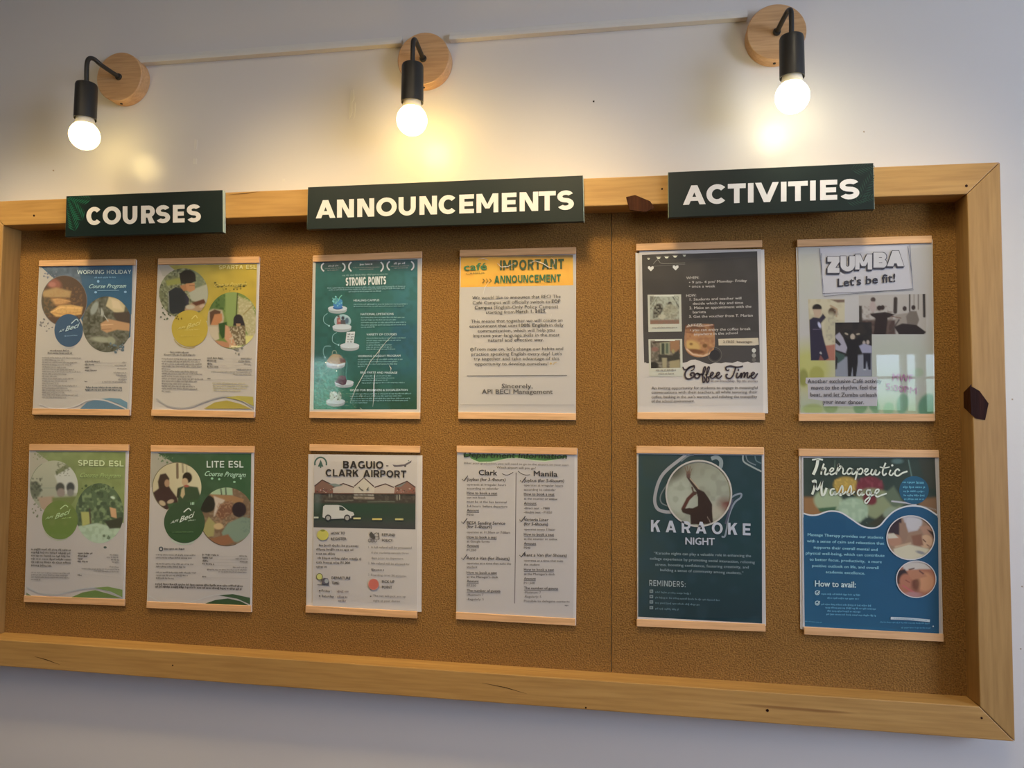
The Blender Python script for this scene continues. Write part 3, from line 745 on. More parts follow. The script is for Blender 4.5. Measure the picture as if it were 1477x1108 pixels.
A.disc(283, 312, 148, 165, '5d4a3c', [('e', 215, 200, 50, 32, 20, '8c5b4c', 18), ('e', 205, 205, 24, 16, 0, 'a26d5e', 10), ('p', [(135, 250), (230, 225), (330, 250), (320, 290), (150, 290)], 'a08358', 14),
   ('e', 240, 318, 85, 26, 0, '8f6a45', 10), ('e', 240, 316, 62, 18, 0, 'b08656', 8), ('l', [(165, 315), (240, 300), (320, 315)], 6, 'b9905c', 5), ('e', 160, 350, 60, 60, 0, '5b5040', 20),
   ('p', [(190, 385), (250, 342), (330, 338), (405, 352), (395, 400), (300, 415), (230, 415)], 'bd9457', 8), ('l', [(200, 385), (260, 355), (390, 360)], 5, 'd0a86a', 6), ('l', [(205, 390), (270, 400), (390, 385)], 5, 'a87a45', 6), ('m', 9, '9a7046', .3, 7, (150, 220, 400, 420))])
A.ring(283, 312, 148, 165, 4, '6f6a66')
A.disc(562, 465, 160, 182, '5f5c4c', [('m', 22, '474534', .8, 3), ('m', 12, '7a7768', .5, 4), ('p', [(575, 285), (640, 300), (680, 345), (670, 400), (610, 385), (555, 345)], 'b2a07a', 8), ('p', [(590, 300), (640, 315), (665, 370), (600, 360)], 'bda886', 10),
   ('p', [(600, 390), (720, 380), (720, 470), (630, 460)], '52463c', 10), ('e', 480, 360, 20, 46, 25, '8a8c80', 8), ('e', 525, 385, 14, 30, -20, '9a988a', 8), ('l', [(515, 320), (518, 400)], 8, '4c4a3c', 5),
   ('p', [(520, 460), (570, 430), (640, 445), (712, 460), (712, 510), (630, 500), (560, 520), (525, 500)], 'a8825c', 8), ('l', [(525, 470), (600, 465)], 5, 'c09c74', 4), ('l', [(530, 500), (590, 495)], 5, '8c6848', 4),
   ('e', 530, 565, 70, 18, 5, '8f8d76', 12), ('e', 590, 570, 30, 22, 40, '88866e', 9), ('l', [(545, 410), (570, 445)], 5, 'a8a698', 4)], clip=clipr(728, 78, 702, 640))
A.ell(312, 505, 93, 107, '40566a')
A.ring(308, 520, 92, 100, 4, 'a8a49c', 60, 160)
A.T('API', 248, 520, 284, 508, 14, '9fb0bc', .02, .4); A.T('Beci', 290, 512, 384, 482, 30, 'a4b4c0', .03, .4); A.curve([(330, 460), (362, 432), (375, 446)], 6, '9fb0bc')
A.scrib(285, 545, 370, 540, 8, '7890a4')
A.block('WORKING HOLIDAY', 368, 137, 720, 135, 25, 'b4bcc2', .17, .16)
A.scrib(480, 165, 620, 163, 10, '6f93a8'); A.T('Course Program', 445, 230, 688, 226, 26, 'a0b8c4', .02, .5); A.line([(500, 245), (640, 243)], 3, '86a4b4')
A.ell(488, 256, 9, 7, '7fa0b4'); A.ell(682, 254, 9, 7, '7fa0b4'); A.ell(505, 185, 8, 9, '7fa0b4')
specks(A, 165, 470, 45, 40, 12, '77726e', 3, 10, 8); specks(A, 630, 610, 60, 45, 16, '5f6c70', 3, 13, 9)
for i, (a, b_, w) in enumerate([(190, 640, 130), (175, 656, 160)]): A.scrib(a, b_, a + w, b_ + 1, 10, '6b645e', i)
for i, w in enumerate((255, 150, 235, 190, 160, 210, 250, 165, 100, 205, 165, 110, 230, 170, 190, 150, 235, 160)): A.scrib(138, 685 + i * 15.2, 138 + w, 687 + i * 15.2, 8, '827a72', 20 + i)
for i, (a, b_, c_, w) in enumerate([(418, 95, 710, 30), (418, 60, 730, 78), (418, 35, 750, 60), (418, 80, 768, 0)]): A.scrib(a, c_, a + b_, c_ + 1, 9, '5d5855', 40 + i); A.scrib(690 - w, c_ + 6, 690, c_ + 6, 8, '7e7872', 44 + i) if w else None
for i, w in enumerate((85, 70, 40, 55, 160)): A.scrib(690 - w, 783 + i * 15, 690, 783 + i * 15, 8, '807a74', 50 + i)
A.scrib(416, 842, 436, 842, 9, '5d5855'); A.line([(420, 718), (690, 716)], 1.5, '938c84'); A.line([(420, 735), (600, 734)], 1.5, '938c84')
A.scrib(425, 880, 665, 882, 10, '4d5458', 61); A.scrib(420, 896, 662, 898, 10, '4d5458', 62)
A.poly([(385, 1018), (430, 975), (500, 955), (560, 965), (640, 995), (690, 1020)], '5b7480'); A.poly([(500, 955), (580, 945), (650, 950), (695, 975), (693, 1018), (640, 985), (570, 960)], '64808a')
A.curve([(120, 985), (230, 1018), (350, 1000), (440, 960), (540, 960), (640, 995), (688, 1018)], 9, 'b0a79c', text=False)

# ---- course poster 2: yellow
A, _ = mk((210, 365, 4.522), [(228.1, 372.7), (373.6, 369.9), (217.7, 599.9), (365.9, 603.4)],
    [(80, 40), (746, 30), (713, 1070), (42, 1050)], [(82, 45), (737, 38), (706, 1060), (50, 1045)], 'a8a09a',
    'language course poster with mustard yellow top, second from the left in the top row')
A.grid([(150, 80), (727, 70), (716, 500), (380, 440)], 'a8902c', [('g', (600, 250), (200, 80), '8f8a4a', .7), ('n', 50, .10, 2)], 'yellow_print')
A.poly([(150, 80), (215, 130), (170, 160), (110, 150), (85, 82)], 'a19a90')
A.block('SPARTA ESL', 478, 106, 722, 103, 26, 'c4b880', .2, .16)
r_ = random.Random(6)
for i in range(34):
    x = r_.uniform(440, 665); y = 205 + 28 * math.sin((x - 440) / 70) + r_.uniform(-26, 22); A.ell(x, y, r_.uniform(3, 8), r_.uniform(3, 7), r_.choice(('7a6c2a', '5e5a26', '8c8038')), n=8)
A.T('Course Program', 448, 220, 660, 212, 24, 'b8a858', .01, .5)
A.disc(248, 262, 160, 162, '6d6f54', [('m', 14, '4a4c3c', .8, 2), ('m', 9, '979880', .6, 5), ('p', [(130, 180), (230, 160), (235, 200), (140, 215)], '858548', 10), ('e', 330, 170, 50, 70, 10, '6c7460', 18), ('m', 10, '8a9070', .5, 9, (300, 120, 400, 240)),
   ('p', [(280, 260), (330, 230), (405, 200), (410, 330), (370, 330), (300, 310)], '98978a', 10), ('e', 275, 155, 52, 45, 0, '2f2c2a', 6), ('p', [(220, 130), (320, 130), (330, 185), (270, 200), (230, 200)], '302d2c', 6),
   ('p', [(262, 200), (320, 195), (322, 240), (290, 255), (258, 240)], 'a87a56', 5), ('p', [(225, 212), (262, 205), (270, 245), (240, 250)], '9c6e4c', 5), ('l', [(285, 212), (318, 212)], 4, '6e5040', 3),
   ('p', [(150, 250), (195, 222), (235, 232), (262, 265), (280, 330), (255, 385), (180, 400), (145, 385)], '32353a', 7), ('p', [(260, 260), (285, 300), (280, 330), (262, 330)], '3a3744', 6),
   ('l', [(148, 260), (152, 380)], 5, '8a8c84', 5), ('p', [(255, 365), (300, 325), (380, 325), (370, 375), (260, 385)], '9a8068', 8), ('p', [(300, 325), (380, 300), (392, 325), (330, 345)], '5f3c30', 6), ('e', 370, 345, 20, 10, -20, 'aa9484', 5), ('e', 290, 352, 30, 14, 0, 'a59c8c', 6)])
A.disc(567, 440, 165, 185, '6c7e40', [('e', 460, 320, 75, 55, 0, '546a3c', 25), ('m', 14, '35522a', .7, 4, (380, 270, 520, 400)), ('p', [(520, 260), (600, 250), (590, 470), (540, 500), (520, 400)], '7c8c54', 12),
   ('p', [(605, 280), (690, 320), (720, 420), (720, 620), (640, 480), (600, 420)], '9c9472', 12), ('m', 9, 'b0a88c', .6, 8, (600, 280, 725, 620)), ('l', [(700, 340), (640, 400)], 7, '86764a', 6), ('l', [(600, 262), (590, 420)], 7, '46482a', 4),
   ('p', [(405, 380), (440, 365), (500, 372), (512, 420), (500, 520), (400, 520)], 'a09480', 10), ('p', [(418, 385), (450, 368), (490, 380), (480, 440), (420, 470)], '5c4436', 6), ('p', [(450, 400), (498, 395), (500, 440), (470, 470), (425, 470)], 'a8744e', 6),
   ('p', [(405, 480), (470, 480), (480, 560), (440, 580), (400, 570)], 'ab9e8c', 7), ('p', [(475, 460), (530, 450), (530, 540), (500, 560), (480, 520)], '35502c', 7), ('p', [(430, 570), (500, 575), (600, 600), (560, 620), (420, 610)], 'a4765a', 7),
   ('p', [(520, 470), (545, 480), (600, 600), (560, 610), (515, 560)], 'b08468', 6), ('e', 605, 438, 32, 38, 0, '332f34', 6), ('p', [(575, 440), (640, 440), (650, 475), (570, 475)], '332f34', 6), ('p', [(590, 460), (620, 460), (615, 500), (595, 500)], 'a08060', 4),
   ('p', [(540, 480), (650, 475), (655, 600), (590, 600)], '6e5e48', 6), ('m', 8, 'aca08a', .8, 6, (545, 480, 730, 620)), ('l', [(560, 608), (720, 618)], 7, 'd8caa0', 4), ('p', [(650, 540), (720, 540), (720, 610), (655, 600)], 'b8b070', 10)], clip=clipr(724, 78, 714, 640))
A.ell(288, 492, 118, 120, 'a48f2e'); A.ell(288, 492, 116, 118, 'a8922e'); A.ring(283, 505, 113, 115, 4, 'a08c3a', 70, 150)
A.T('API', 206, 500, 260, 490, 14, 'bcae66', .02, .4); A.T('Beci', 266, 496, 362, 464, 30, 'bcae66', .03, .4); A.curve([(300, 432), (325, 408), (338, 426)], 6, 'bcae66')
A.scrib(255, 505, 350, 500, 8, 'b4a458'); A.scrib(230, 545, 350, 540, 9, 'b09c44')
specks(A, 120, 400, 45, 45, 10, '5f6450', 4, 9, 3); specks(A, 210, 430, 25, 20, 5, '6f6026', 5, 9, 2); specks(A, 615, 640, 55, 22, 10, '807a70', 3, 10, 6)
A.scrib(160, 650, 290, 652, 10, '75706c'); A.scrib(120, 667, 328, 669, 10, '75706c')
for i, w in enumerate((255, 250, 262, 262, 60, 235, 270, 195, 272, 230, 190, 215, 235, 60)): A.scrib(105, 693 + i * 16.2, 105 + w, 697 + i * 16.2, 9, '7a7470', 70 + i)
for i, (b_, w) in enumerate([(100, 70), (62, 85), (35, 48), (75, 0)]): A.scrib(402, 688 + i * 19, 402 + b_, 689 + i * 19, 10, '5a5552', 90 + i); (w and A.scrib(690 - w, 690 + i * 19, 690, 691 + i * 19, 9, '79736e', 95 + i)); A.line([(402, 690 + i * 19), (690, 692 + i * 19)], 1.3, '9c958e')
for i, w in enumerate((100, 265, 125)): A.scrib(694 - w, 762 + i * 15, 694, 764 + i * 15, 8, '837d78', 101 + i)
A.scrib(402, 822, 424, 822, 9, '5a5552'); A.line([(402, 826), (690, 828)], 1.3, '9c958e')
for i, w in enumerate((215, 240, 230, 190)): A.scrib(435 + i * 3, 852 + i * 16, 435 + w, 854 + i * 16, 9, 'a49a78', 106 + i)
A.curve([(70, 950), (150, 1000), (270, 1010), (400, 965), (520, 935), (620, 960), (704, 1010)], 9, '9a9490', text=False)
A.poly([(380, 1016), (450, 975), (530, 962), (620, 985), (690, 1016)], 'a08e38'); A.poly([(520, 942), (600, 932), (700, 938), (706, 1000), (640, 968)], 'a29544')

# ---- course poster 3: olive green (speed)
A, _ = mk((20, 635, 4.345), [(41.9, 640.8), (185.2, 641.4), (33.8, 868.6), (178.8, 874.4)],
    [(97, 30), (720, 32), (693, 1035), (65, 1010)], [(99, 35), (708, 36), (684, 1030), (68, 1005)], '8f8684',
    'language course poster with olive green top, lowest at the left end')
A.grid([(115, 70), (700, 74), (688, 520), (180, 400)], '6b7246', [('g', (500, 200), (200, 80), '6b7050', .6), ('m', 40, '787e54', .4, 4), ('n', 45, .08, 2)], 'green_print')
A.poly([(103, 70), (135, 70), (215, 130), (150, 250), (98, 300)], '8a8276'); specks(A, 160, 105, 45, 30, 12, '74735c', 3, 8, 5)
A.disc(252, 290, 150, 162, '8c8878', [('g', (200, 180), (200, 420), '77786c', .6), ('p', [(280, 200), (330, 150), (400, 220), (405, 330), (300, 340), (255, 220)], '9a9690', 10), ('p', [(262, 195), (345, 140), (380, 150), (300, 200), (265, 220)], '666850', 8), ('m', 8, '4c503c', .6, 7, (262, 140, 350, 225)),
   ('e', 290, 298, 28, 32, 0, '45443f', 10), ('e', 355, 296, 26, 32, 0, '3f4040', 10), ('e', 295, 330, 26, 28, 0, '7a6c66', 10), ('e', 355, 330, 22, 24, 0, '6c6864', 10), ('e', 135, 310, 34, 50, 0, '5a5c4e', 12), ('m', 11, '3e4038', .7, 4, (100, 230, 180, 380)),
   ('l', [(160, 300), (260, 300)], 3, '74766e', 5), ('p', [(150, 360), (250, 350), (270, 440), (180, 450)], '8c7666', 14), ('p', [(240, 360), (400, 350), (400, 470), (240, 460)], '62683e', 14)])
A.ring(252, 290, 150, 162, 4, '6c6e5e', 150, 240)
A.disc(537, 458, 150, 188, '4e5a42', [('m', 16, '75805c', .6, 4), ('m', 22, '3a4434', .8, 8), ('p', [(400, 540), (520, 520), (690, 560), (690, 660), (400, 660)], '8a9482', 10), ('m', 20, '76846c', .5, 3, (400, 540, 690, 660)), ('p', [(600, 420), (640, 430), (645, 490), (610, 480)], 'a07c5c', 6),
   ('p', [(420, 450), (470, 450), (485, 520), (430, 540)], '8c8850', 8), ('e', 620, 360, 14, 8, 20, '98a090', 5), ('e', 640, 540, 12, 8, 0, 'a0a090', 5), ('p', [(570, 510), (680, 480), (680, 550), (600, 555)], '3a3a2e', 8), ('l', [(475, 430), (480, 520)], 8, '4a3c34', 6)], clip=clipr(697, 74, 680, 700))
A.disc(288, 500, 112, 122, '5c6834', [('g', (300, 480), (300, 620), '54682c', .7), ('m', 40, '666e3e', .4, 3)], 'logo_disc')
A.ring(284, 512, 108, 116, 4, '8a8c70', 60, 150)
A.T('API', 196, 498, 248, 486, 14, '94a078', .02, .4); A.T('Beci', 256, 496, 354, 458, 30, '94a078', .03, .4); A.curve([(290, 432), (322, 408), (340, 420)], 6, '94a078')
A.scrib(300, 495, 360, 486, 8, '86985c')
A.block('SPEED ESL', 402, 160, 688, 165, 36, 'a4b088', .2, .16)
A.T('Course Program', 415, 232, 670, 236, 28, '84905f', .015, .5); specks(A, 130, 440, 40, 45, 10, '6a6a58', 4, 9, 2); specks(A, 520, 300, 110, 22, 12, '465236', 5, 11, 5); A.ell(572, 672, 10, 7, '4c5450'); specks(A, 590, 615, 40, 25, 6, '5e6856', 5, 10, 5)
for i, w in enumerate((250, 245, 245, 250, 250, 130)): A.scrib(108, 688 + i * 20, 108 + w, 694 + i * 20, 12, '605a58', 120 + i)
for i, w in enumerate((245, 235, 240, 60)): A.scrib(108, 833 + i * 14, 108 + w, 838 + i * 14, 8, '6e6866', 130 + i)
for i, (b_, w) in enumerate([(95, 60), (62, 78), (35, 50), (66, 45)]): A.scrib(400, 712 + i * 17, 400 + b_, 714 + i * 17, 10, '544e4c', 135 + i); A.scrib(660 - w, 722 + i * 15, 660, 724 + i * 15, 8, '6e6866', 140 + i)
for i, (a, w) in enumerate([(600, 58), (425, 235), (500, 160)]): A.scrib(a, 795 + i * 14, a + w, 800 + i * 14, 8, '726c6a', 145 + i)
A.scrib(400, 850, 424, 851, 10, '544e4c'); A.line([(400, 835), (660, 860)], 1.5, '8b8482')
A.curve([(80, 920), (160, 960), (260, 970), (370, 945), (500, 925), (600, 950), (678, 990)], 8, '8a8686', text=False)
A.poly([(360, 985), (430, 955), (510, 940), (600, 965), (672, 990)], '566634'); A.poly([(500, 925), (590, 918), (680, 938), (680, 985), (610, 950)], '62703e'); A.poly([(78, 955), (110, 975), (78, 975)], '58604a')

# ---- course poster 4: deep green (lite)
A, _ = mk((200, 635, 4.345), [(217.3, 642.4), (366.2, 643.7), (211, 877.3), (361.1, 883.6)],
    [(77, 36), (723, 44), (709, 1078), (50, 1050)], [(79, 42), (713, 48), (700, 1065), (55, 1045)], '9c9390',
    'language course poster with deep green top, lower row, second from the left')
A.grid([(110, 82), (705, 84), (700, 560), (300, 420)], '3b5038', [('g', (400, 300), (705, 200), '335a3a', .6), ('m', 40, '445a44', .4, 4)], 'green_print')
A.poly([(80, 82), (120, 82), (215, 140), (150, 240), (75, 300)], '90887c'); specks(A, 165, 115, 50, 30, 16, '5c6c50', 3, 8, 5)
A.disc(240, 295, 153, 155, 'a3967a', [('g', (160, 200), (380, 200), 'b0a68c', .7), ('l', [(242, 150), (243, 235)], 16, '6e5c4a', 4), ('l', [(275, 150), (278, 200)], 12, '847862', 4), ('l', [(300, 160), (302, 200)], 6, '8c8068', 4),
   ('p', [(120, 260), (135, 215), (170, 208), (192, 240), (188, 280), (200, 310), (130, 330)], '41322a', 6), ('e', 178, 270, 16, 24, 0, '94755c', 5), ('p', [(88, 330), (130, 300), (195, 300), (240, 360), (250, 400), (170, 440), (110, 400)], '43302c', 7), ('e', 148, 395, 22, 15, 30, 'a08c70', 5), ('e', 200, 385, 22, 13, -20, '9c8670', 5),
   ('e', 305, 235, 30, 34, 0, '31291f', 6), ('e', 290, 262, 20, 24, 0, 'a3886c', 5), ('p', [(245, 300), (290, 285), (370, 295), (390, 360), (380, 430), (245, 400)], '3c4a34', 8), ('p', [(268, 310), (285, 290), (290, 340), (275, 365), (262, 350)], 'a3906f', 5), ('e', 300, 288, 16, 8, 0, '8e4c40', 5), ('l', [(250, 310), (245, 355)], 14, '3a3428', 6), ('p', [(180, 400), (390, 370), (390, 460), (200, 460)], '3d5536', 10)])
A.ring(240, 295, 153, 155, 5, '6c6450', 120, 300)
A.disc(553, 480, 170, 183, '6f5844', [('m', 14, '84705a', .6, 4), ('p', [(445, 300), (585, 285), (590, 345), (450, 340)], '8b9c80', 6), ('l', [(515, 305), (520, 340)], 8, '4c5648', 4), ('l', [(545, 300), (548, 340)], 8, '4c5648', 4), ('p', [(450, 340), (590, 348), (660, 370), (650, 400), (460, 372)], '8e6a48', 6),
   ('e', 425, 400, 60, 55, 0, '2f2d26', 8), ('p', [(470, 350), (540, 375), (500, 460), (470, 480), (480, 400)], 'a8988a', 8), ('p', [(510, 400), (580, 380), (600, 450), (520, 500), (480, 470)], '704c38', 9), ('m', 9, '95755a', .6, 6, (480, 380, 600, 560)),
   ('e', 630, 435, 45, 48, 0, '33282a', 6), ('p', [(520, 580), (560, 520), (650, 480), (700, 490), (700, 600), (620, 640), (540, 630)], '6f7c6c', 9), ('p', [(395, 560), (440, 480), (480, 520), (470, 600), (420, 610)], '8c8254', 8), ('e', 500, 540, 30, 20, 0, 'a88e68', 7), ('p', [(440, 620), (560, 590), (600, 640), (520, 665)], '82583c', 9), ('m', 8, '5a6a64', .4, 3, (640, 470, 710, 580))], clip=clipr(707, 84, 696, 680))
A.ring(553, 480, 170, 183, 4, '5c4a3a', 70, 170)
A.disc(287, 515, 128, 130, '3a4c34', [('g', (280, 450), (280, 640), '324e2e', .8)], 'logo_disc'); A.ring(285, 527, 122, 126, 5, '9aa890', 60, 130)
A.T('API', 200, 524, 250, 510, 15, 'b2c0ac', .02, .4); A.T('Beci', 256, 516, 350, 478, 32, 'b2c0ac', .03, .4); A.curve([(282, 452), (312, 428), (328, 442)], 7, 'b2c0ac')
A.scrib(310, 508, 358, 502, 9, '98a894'); A.scrib(325, 402, 365, 398, 18, '98b09c'); A.scrib(210, 580, 345, 578, 8, '5f7850')
A.block('LITE ESL', 426, 172, 657, 172, 42, 'b2bfb0', .2, .16)
A.T('Course Program', 415, 224, 672, 232, 30, '9ab4a0', .02, .5); A.ell(460, 240, 8, 7, '86a890'); A.ell(505, 245, 7, 7, '86a890'); A.ell(600, 262, 8, 6, '86a890'); A.ell(640, 240, 6, 6, '86a890')
A.ring(140, 682, 11, 12, 6, '3e4448'); A.scrib(162, 686, 296, 686, 11, '4e4e50', 3)
for k, (y, ws) in enumerate([(722, (255, 225)), (778, (240, 185)), (832, (255, 200, 120))]):
    for i, w in enumerate(ws): A.scrib(108, y + i * 18, 108 + w, y + 3 + i * 18, 9, '6a6462', 150 + k * 5 + i)
for i, (b_, w) in enumerate([(100, 55), (62, 78), (35, 50), (75, 0)]): A.scrib(400, 722 + i * 19, 400 + b_, 724 + i * 19, 10, '534d4a', 170 + i); (w and A.scrib(685 - w, 728 + i * 18, 685, 730 + i * 18, 8, '6f6865', 174 + i)); A.line([(400, 727 + i * 19), (685, 731 + i * 19)], 1.3, '928a86')
for i, (a, w) in enumerate([(590, 90), (430, 252), (500, 180)]): A.scrib(a, 800 + i * 14, a + w, 803 + i * 14, 8, '756e6b', 180 + i)
A.scrib(400, 858, 424, 858, 10, '534d4a'); A.line([(400, 862), (685, 867)], 1.3, '928a86')
A.scrib(104, 906, 655, 920, 12, '4c4644', 190); A.scrib(104, 922, 645, 938, 12, '4c4644', 191)
A.curve([(65, 975), (140, 1015), (230, 1028), (340, 1010), (480, 970), (580, 980), (698, 1035)], 7, 'a39c98', text=False)
A.poly([(415, 1025), (480, 1002), (560, 992), (640, 1010), (692, 1038)], '354a2e'); A.poly([(500, 972), (590, 965), (698, 988), (698, 1030), (620, 995)], '3b5036')

# ---- announcement 1: teal strong points
A, sl = mk((435, 360, 4.432), [(451.5, 368.6), (608.3, 362.3), (445.8, 603.2), (605.4, 604.8)],
    [(72, 42), (769, 20), (758, 1070), (50, 1072)], [(74, 50), (765, 30), (752, 1060), (54, 1065)], 'b8aa90',
    'dark teal poster titled STRONG POINTS with a zigzag of small round icons')
A.grid([(90, 80), (742, 62), (737, 1022), (76, 1022)], '2e6253', [('g', (400, 140), (400, 70), '5c5448', .9), ('e', 690, 260, 110, 170, 20, '427f7c', 140, .7), ('e', 650, 600, 120, 200, 0, '2a5a68', 130, .9), ('g', (400, 760), (400, 980), '2c4a22', .9), ('p', [(70, 712), (215, 712), (340, 880), (340, 1030), (70, 1030)], '2f7f5e', 50, .75), ('m', 26, '2a5244', .4, 5), ('m', 90, '387060', .4, 15),  # bright green lower left: sleeve reflection painted into the print
   ('m', 9, '4ca888', .5, 9, (76, 712, 230, 1022)), ('g', (250, 500), (560, 560), '2a5a50', .3)], 'teal_print_glare', 1.4)
for (a, b_, y, w_) in ((137, 267, 113, 26), (312, 512, 110, 30), (557, 707, 104, 28)):
    A.curve([(a + 6, y - w_), (a - 8, y - 12), (a - 8, y + 10), (a + 6, y + w_)], 9, 'c9c3ae'); A.curve([(b_ - 6, y - w_), (b_ + 8, y - 12), (b_ + 8, y + 10), (b_ - 6, y + w_)], 9, 'c9c3ae')
A.scrib(170, 110, 235, 106, 10, 'a8a392', 1); A.scrib(372, 101, 452, 97, 12, 'bdb8a6', 2); A.scrib(590, 95, 675, 92, 13, 'bdb8a6', 3)
for i, (a, b_, y) in enumerate(((150, 255, 124), (165, 240, 136), (330, 500, 118), (370, 460, 130), (570, 690, 110), (590, 680, 122))): A.scrib(a, y, b_, y - 4, 6, '8d8a78', 4 + i)
A.scrib(262, 170, 555, 160, 10, '849c8a', 12)
A.block('STRONG POINTS', 282, 232, 540, 222, 52, 'cbc9b8', .27, .12)
A.scrib(165, 250, 665, 238, 8, '7fa094', 14); A.scrib(175, 262, 660, 250, 8, '7fa094', 15); A.scrib(300, 273, 510, 268, 8, '7fa094', 16)
for k, (t_, x0, y0, x1, y1, ws) in enumerate([('HEALING CAMPUS', 333, 332, 497, 330, ((333, 353, 345), (333, 366, 325))), ('NATIONAL LIMITATIONS', 378, 420, 588, 418, ((380, 438, 280), (380, 454, 230), (380, 470, 290), (380, 486, 285), (380, 500, 90))),
    ('VARIETY OF COURSES', 415, 550, 608, 548, ((415, 570, 255), (415, 585, 220), (415, 600, 90), (415, 614, 165), (415, 628, 165), (415, 641, 190))), ('WORKING HOLIDAY PROGRAM', 360, 688, 632, 685, ((360, 706, 290), (360, 721, 255), (360, 736, 255), (360, 751, 45))),
    ('BBQ PARTY AND MASSAGE', 376, 792, 612, 794, ((385, 812, 190), (385, 826, 210), (385, 840, 165), (385, 856, 275))), ('GOOD FOR BEGINNERS & SOCIALIZATION', 310, 906, 678, 904, ((310, 926, 390), (310, 941, 330), (310, 956, 385), (310, 970, 370), (310, 984, 110)))]):
    A.T(t_, x0, y0, x1, y1, 13, 'b4c2b4', .02)
    for i, (a, y, w) in enumerate(ws): A.scrib(a, y, a + w, y - 2, 7.5, '7ea494', 30 + k * 8 + i)
def cake(cx, cy, rx=61):
    A.ell(cx, cy + 16, rx - 4, 18, '969a90'); A.rect(cx - rx + 2, cy - 2, cx + rx - 2, cy + 16, 'a2a49a'); A.ell(cx, cy, rx, 17, 'b4b8ac')
cake(230, 376); A.ell(232, 372, 32, 12, '32628a'); A.ell(232, 352, 30, 24, '3a78a0'); A.ell(222, 330, 24, 22, '4c9088'); A.ell(240, 335, 22, 20, '4488a0'); A.curve([(195, 310), (215, 318), (228, 335)], 5, '64a088'); A.curve([(235, 330), (245, 305), (258, 292)], 6, '6cb090'); specks(A, 228, 330, 32, 30, 14, '78b8a8', 3, 8, 8)
A.disc(262, 458, 54, 44, '8ca89e', [('m', 16, 'b0b8ac', .5, 2), ('p', [(225, 440), (245, 430), (255, 480), (225, 485)], '9a5850', 5), ('e', 264, 438, 10, 12, 0, '3c4448', 4), ('p', [(250, 450), (280, 450), (285, 490), (250, 490)], '56524e', 5), ('e', 290, 455, 12, 20, 0, '50646c', 5), ('e', 243, 455, 8, 8, 0, 'b08c74', 3), ('e', 235, 425, 8, 8, 0, '605048', 3)], 'icon_print')
cake(258, 494); A.poly([(288, 527), (342, 525), (332, 608), (278, 610)], 'c2c2b2')
for i in range(4):
    for j in range(2): A.scrib(295 + j * 22 - i * 2, 545 + i * 16, 312 + j * 22 - i * 2, 544 + i * 16, 8, '5c6460', i * 3 + j)
cake(308, 614); cake(218, 728); A.poly([(160, 712), (185, 680), (210, 668), (245, 672), (270, 700), (285, 722), (240, 732), (180, 728)], '96805a'); A.ell(212, 690, 26, 22, 'a08a60'); A.poly([(240, 692), (275, 698), (285, 720), (250, 724)], '6c4c40'); A.curve([(196, 672), (200, 650), (218, 648), (225, 668)], 5, '8c9878')
cake(272, 850); A.poly([(215, 848), (235, 822), (270, 808), (292, 830), (282, 862), (262, 868)], '5a3c44'); A.ell(262, 818, 26, 14, '6e5458'); A.curve([(283, 712), (290, 730), (284, 800), (290, 835)], 6, '4c8474'); A.curve([(268, 760), (270, 810)], 6, '3c7060')
cake(217, 970); [A.ell(192 + 25 * i, 938, 13, 30, c_) for i, c_ in enumerate(('a8b09a', 'b4b8a6', '9ca890'))]; specks(A, 217, 935, 36, 28, 16, '6a6c58', 3, 7, 2); A.ell(208, 918, 10, 12, 'b8bca8')
for p_ in ([(166, 408), (142, 430), (144, 465), (176, 488)], [(225, 530), (200, 550), (200, 590), (236, 610)], [(188, 618), (150, 620), (138, 655), (150, 690)]): A.curve(p_, 3.5, '88b0a0'); A.ell(*p_[-1], 5, 6, '9cc0b0')
crease_glare(A, [(520, 610), (490, 655), (440, 715), (395, 800), (345, 890), (310, 980)], .0009); crease_glare(A, [(470, 780), (462, 860), (462, 940), (455, 1005)], .0011); crease_glare(A, [(560, 740), (572, 760), (570, 776)], .0012); crease_glare(A, [(375, 925), (385, 945)], .0012); crease_glare(A, [(372, 1012), (388, 1024)], .0014)
crease_glare(A, [(590, 540), (540, 590), (500, 640), (480, 730)], .0007)
# the crumpled lower-left part of this sleeve
ps = [A.W([p_], -.00055)[0] for p_ in ((72, 715), (225, 700), (345, 900), (345, 1030), (60, 1030))]
cr_bm = bmesh.new(); rr = random.Random(3); NX = 40; V = []
for j in range(NX + 1):
    for i in range(26):
        u = i / 25; v = j / NX
        x = 74 + (150 + 120 * v) * u * (1 + .06 * math.sin(v * 9)); y = 716 + 300 * v
        w_ = A.W([(x, y)], -.0007)[0]; edge = i in (0, 25) or j in (0, NX)
        V.append((w_[0], w_[1] - (0 if edge else rr.uniform(0, .0011)), w_[2]))
Fc = []
for j in range(NX):
    for i in range(25): k = j * 26 + i; Fc += [(k, k + 27, k + 1), (k, k + 26, k + 27)]
cr_bm.free(); link('crumpled_sleeve_corner', mesh_of(V, Fc), M['sleeve'], A.root)

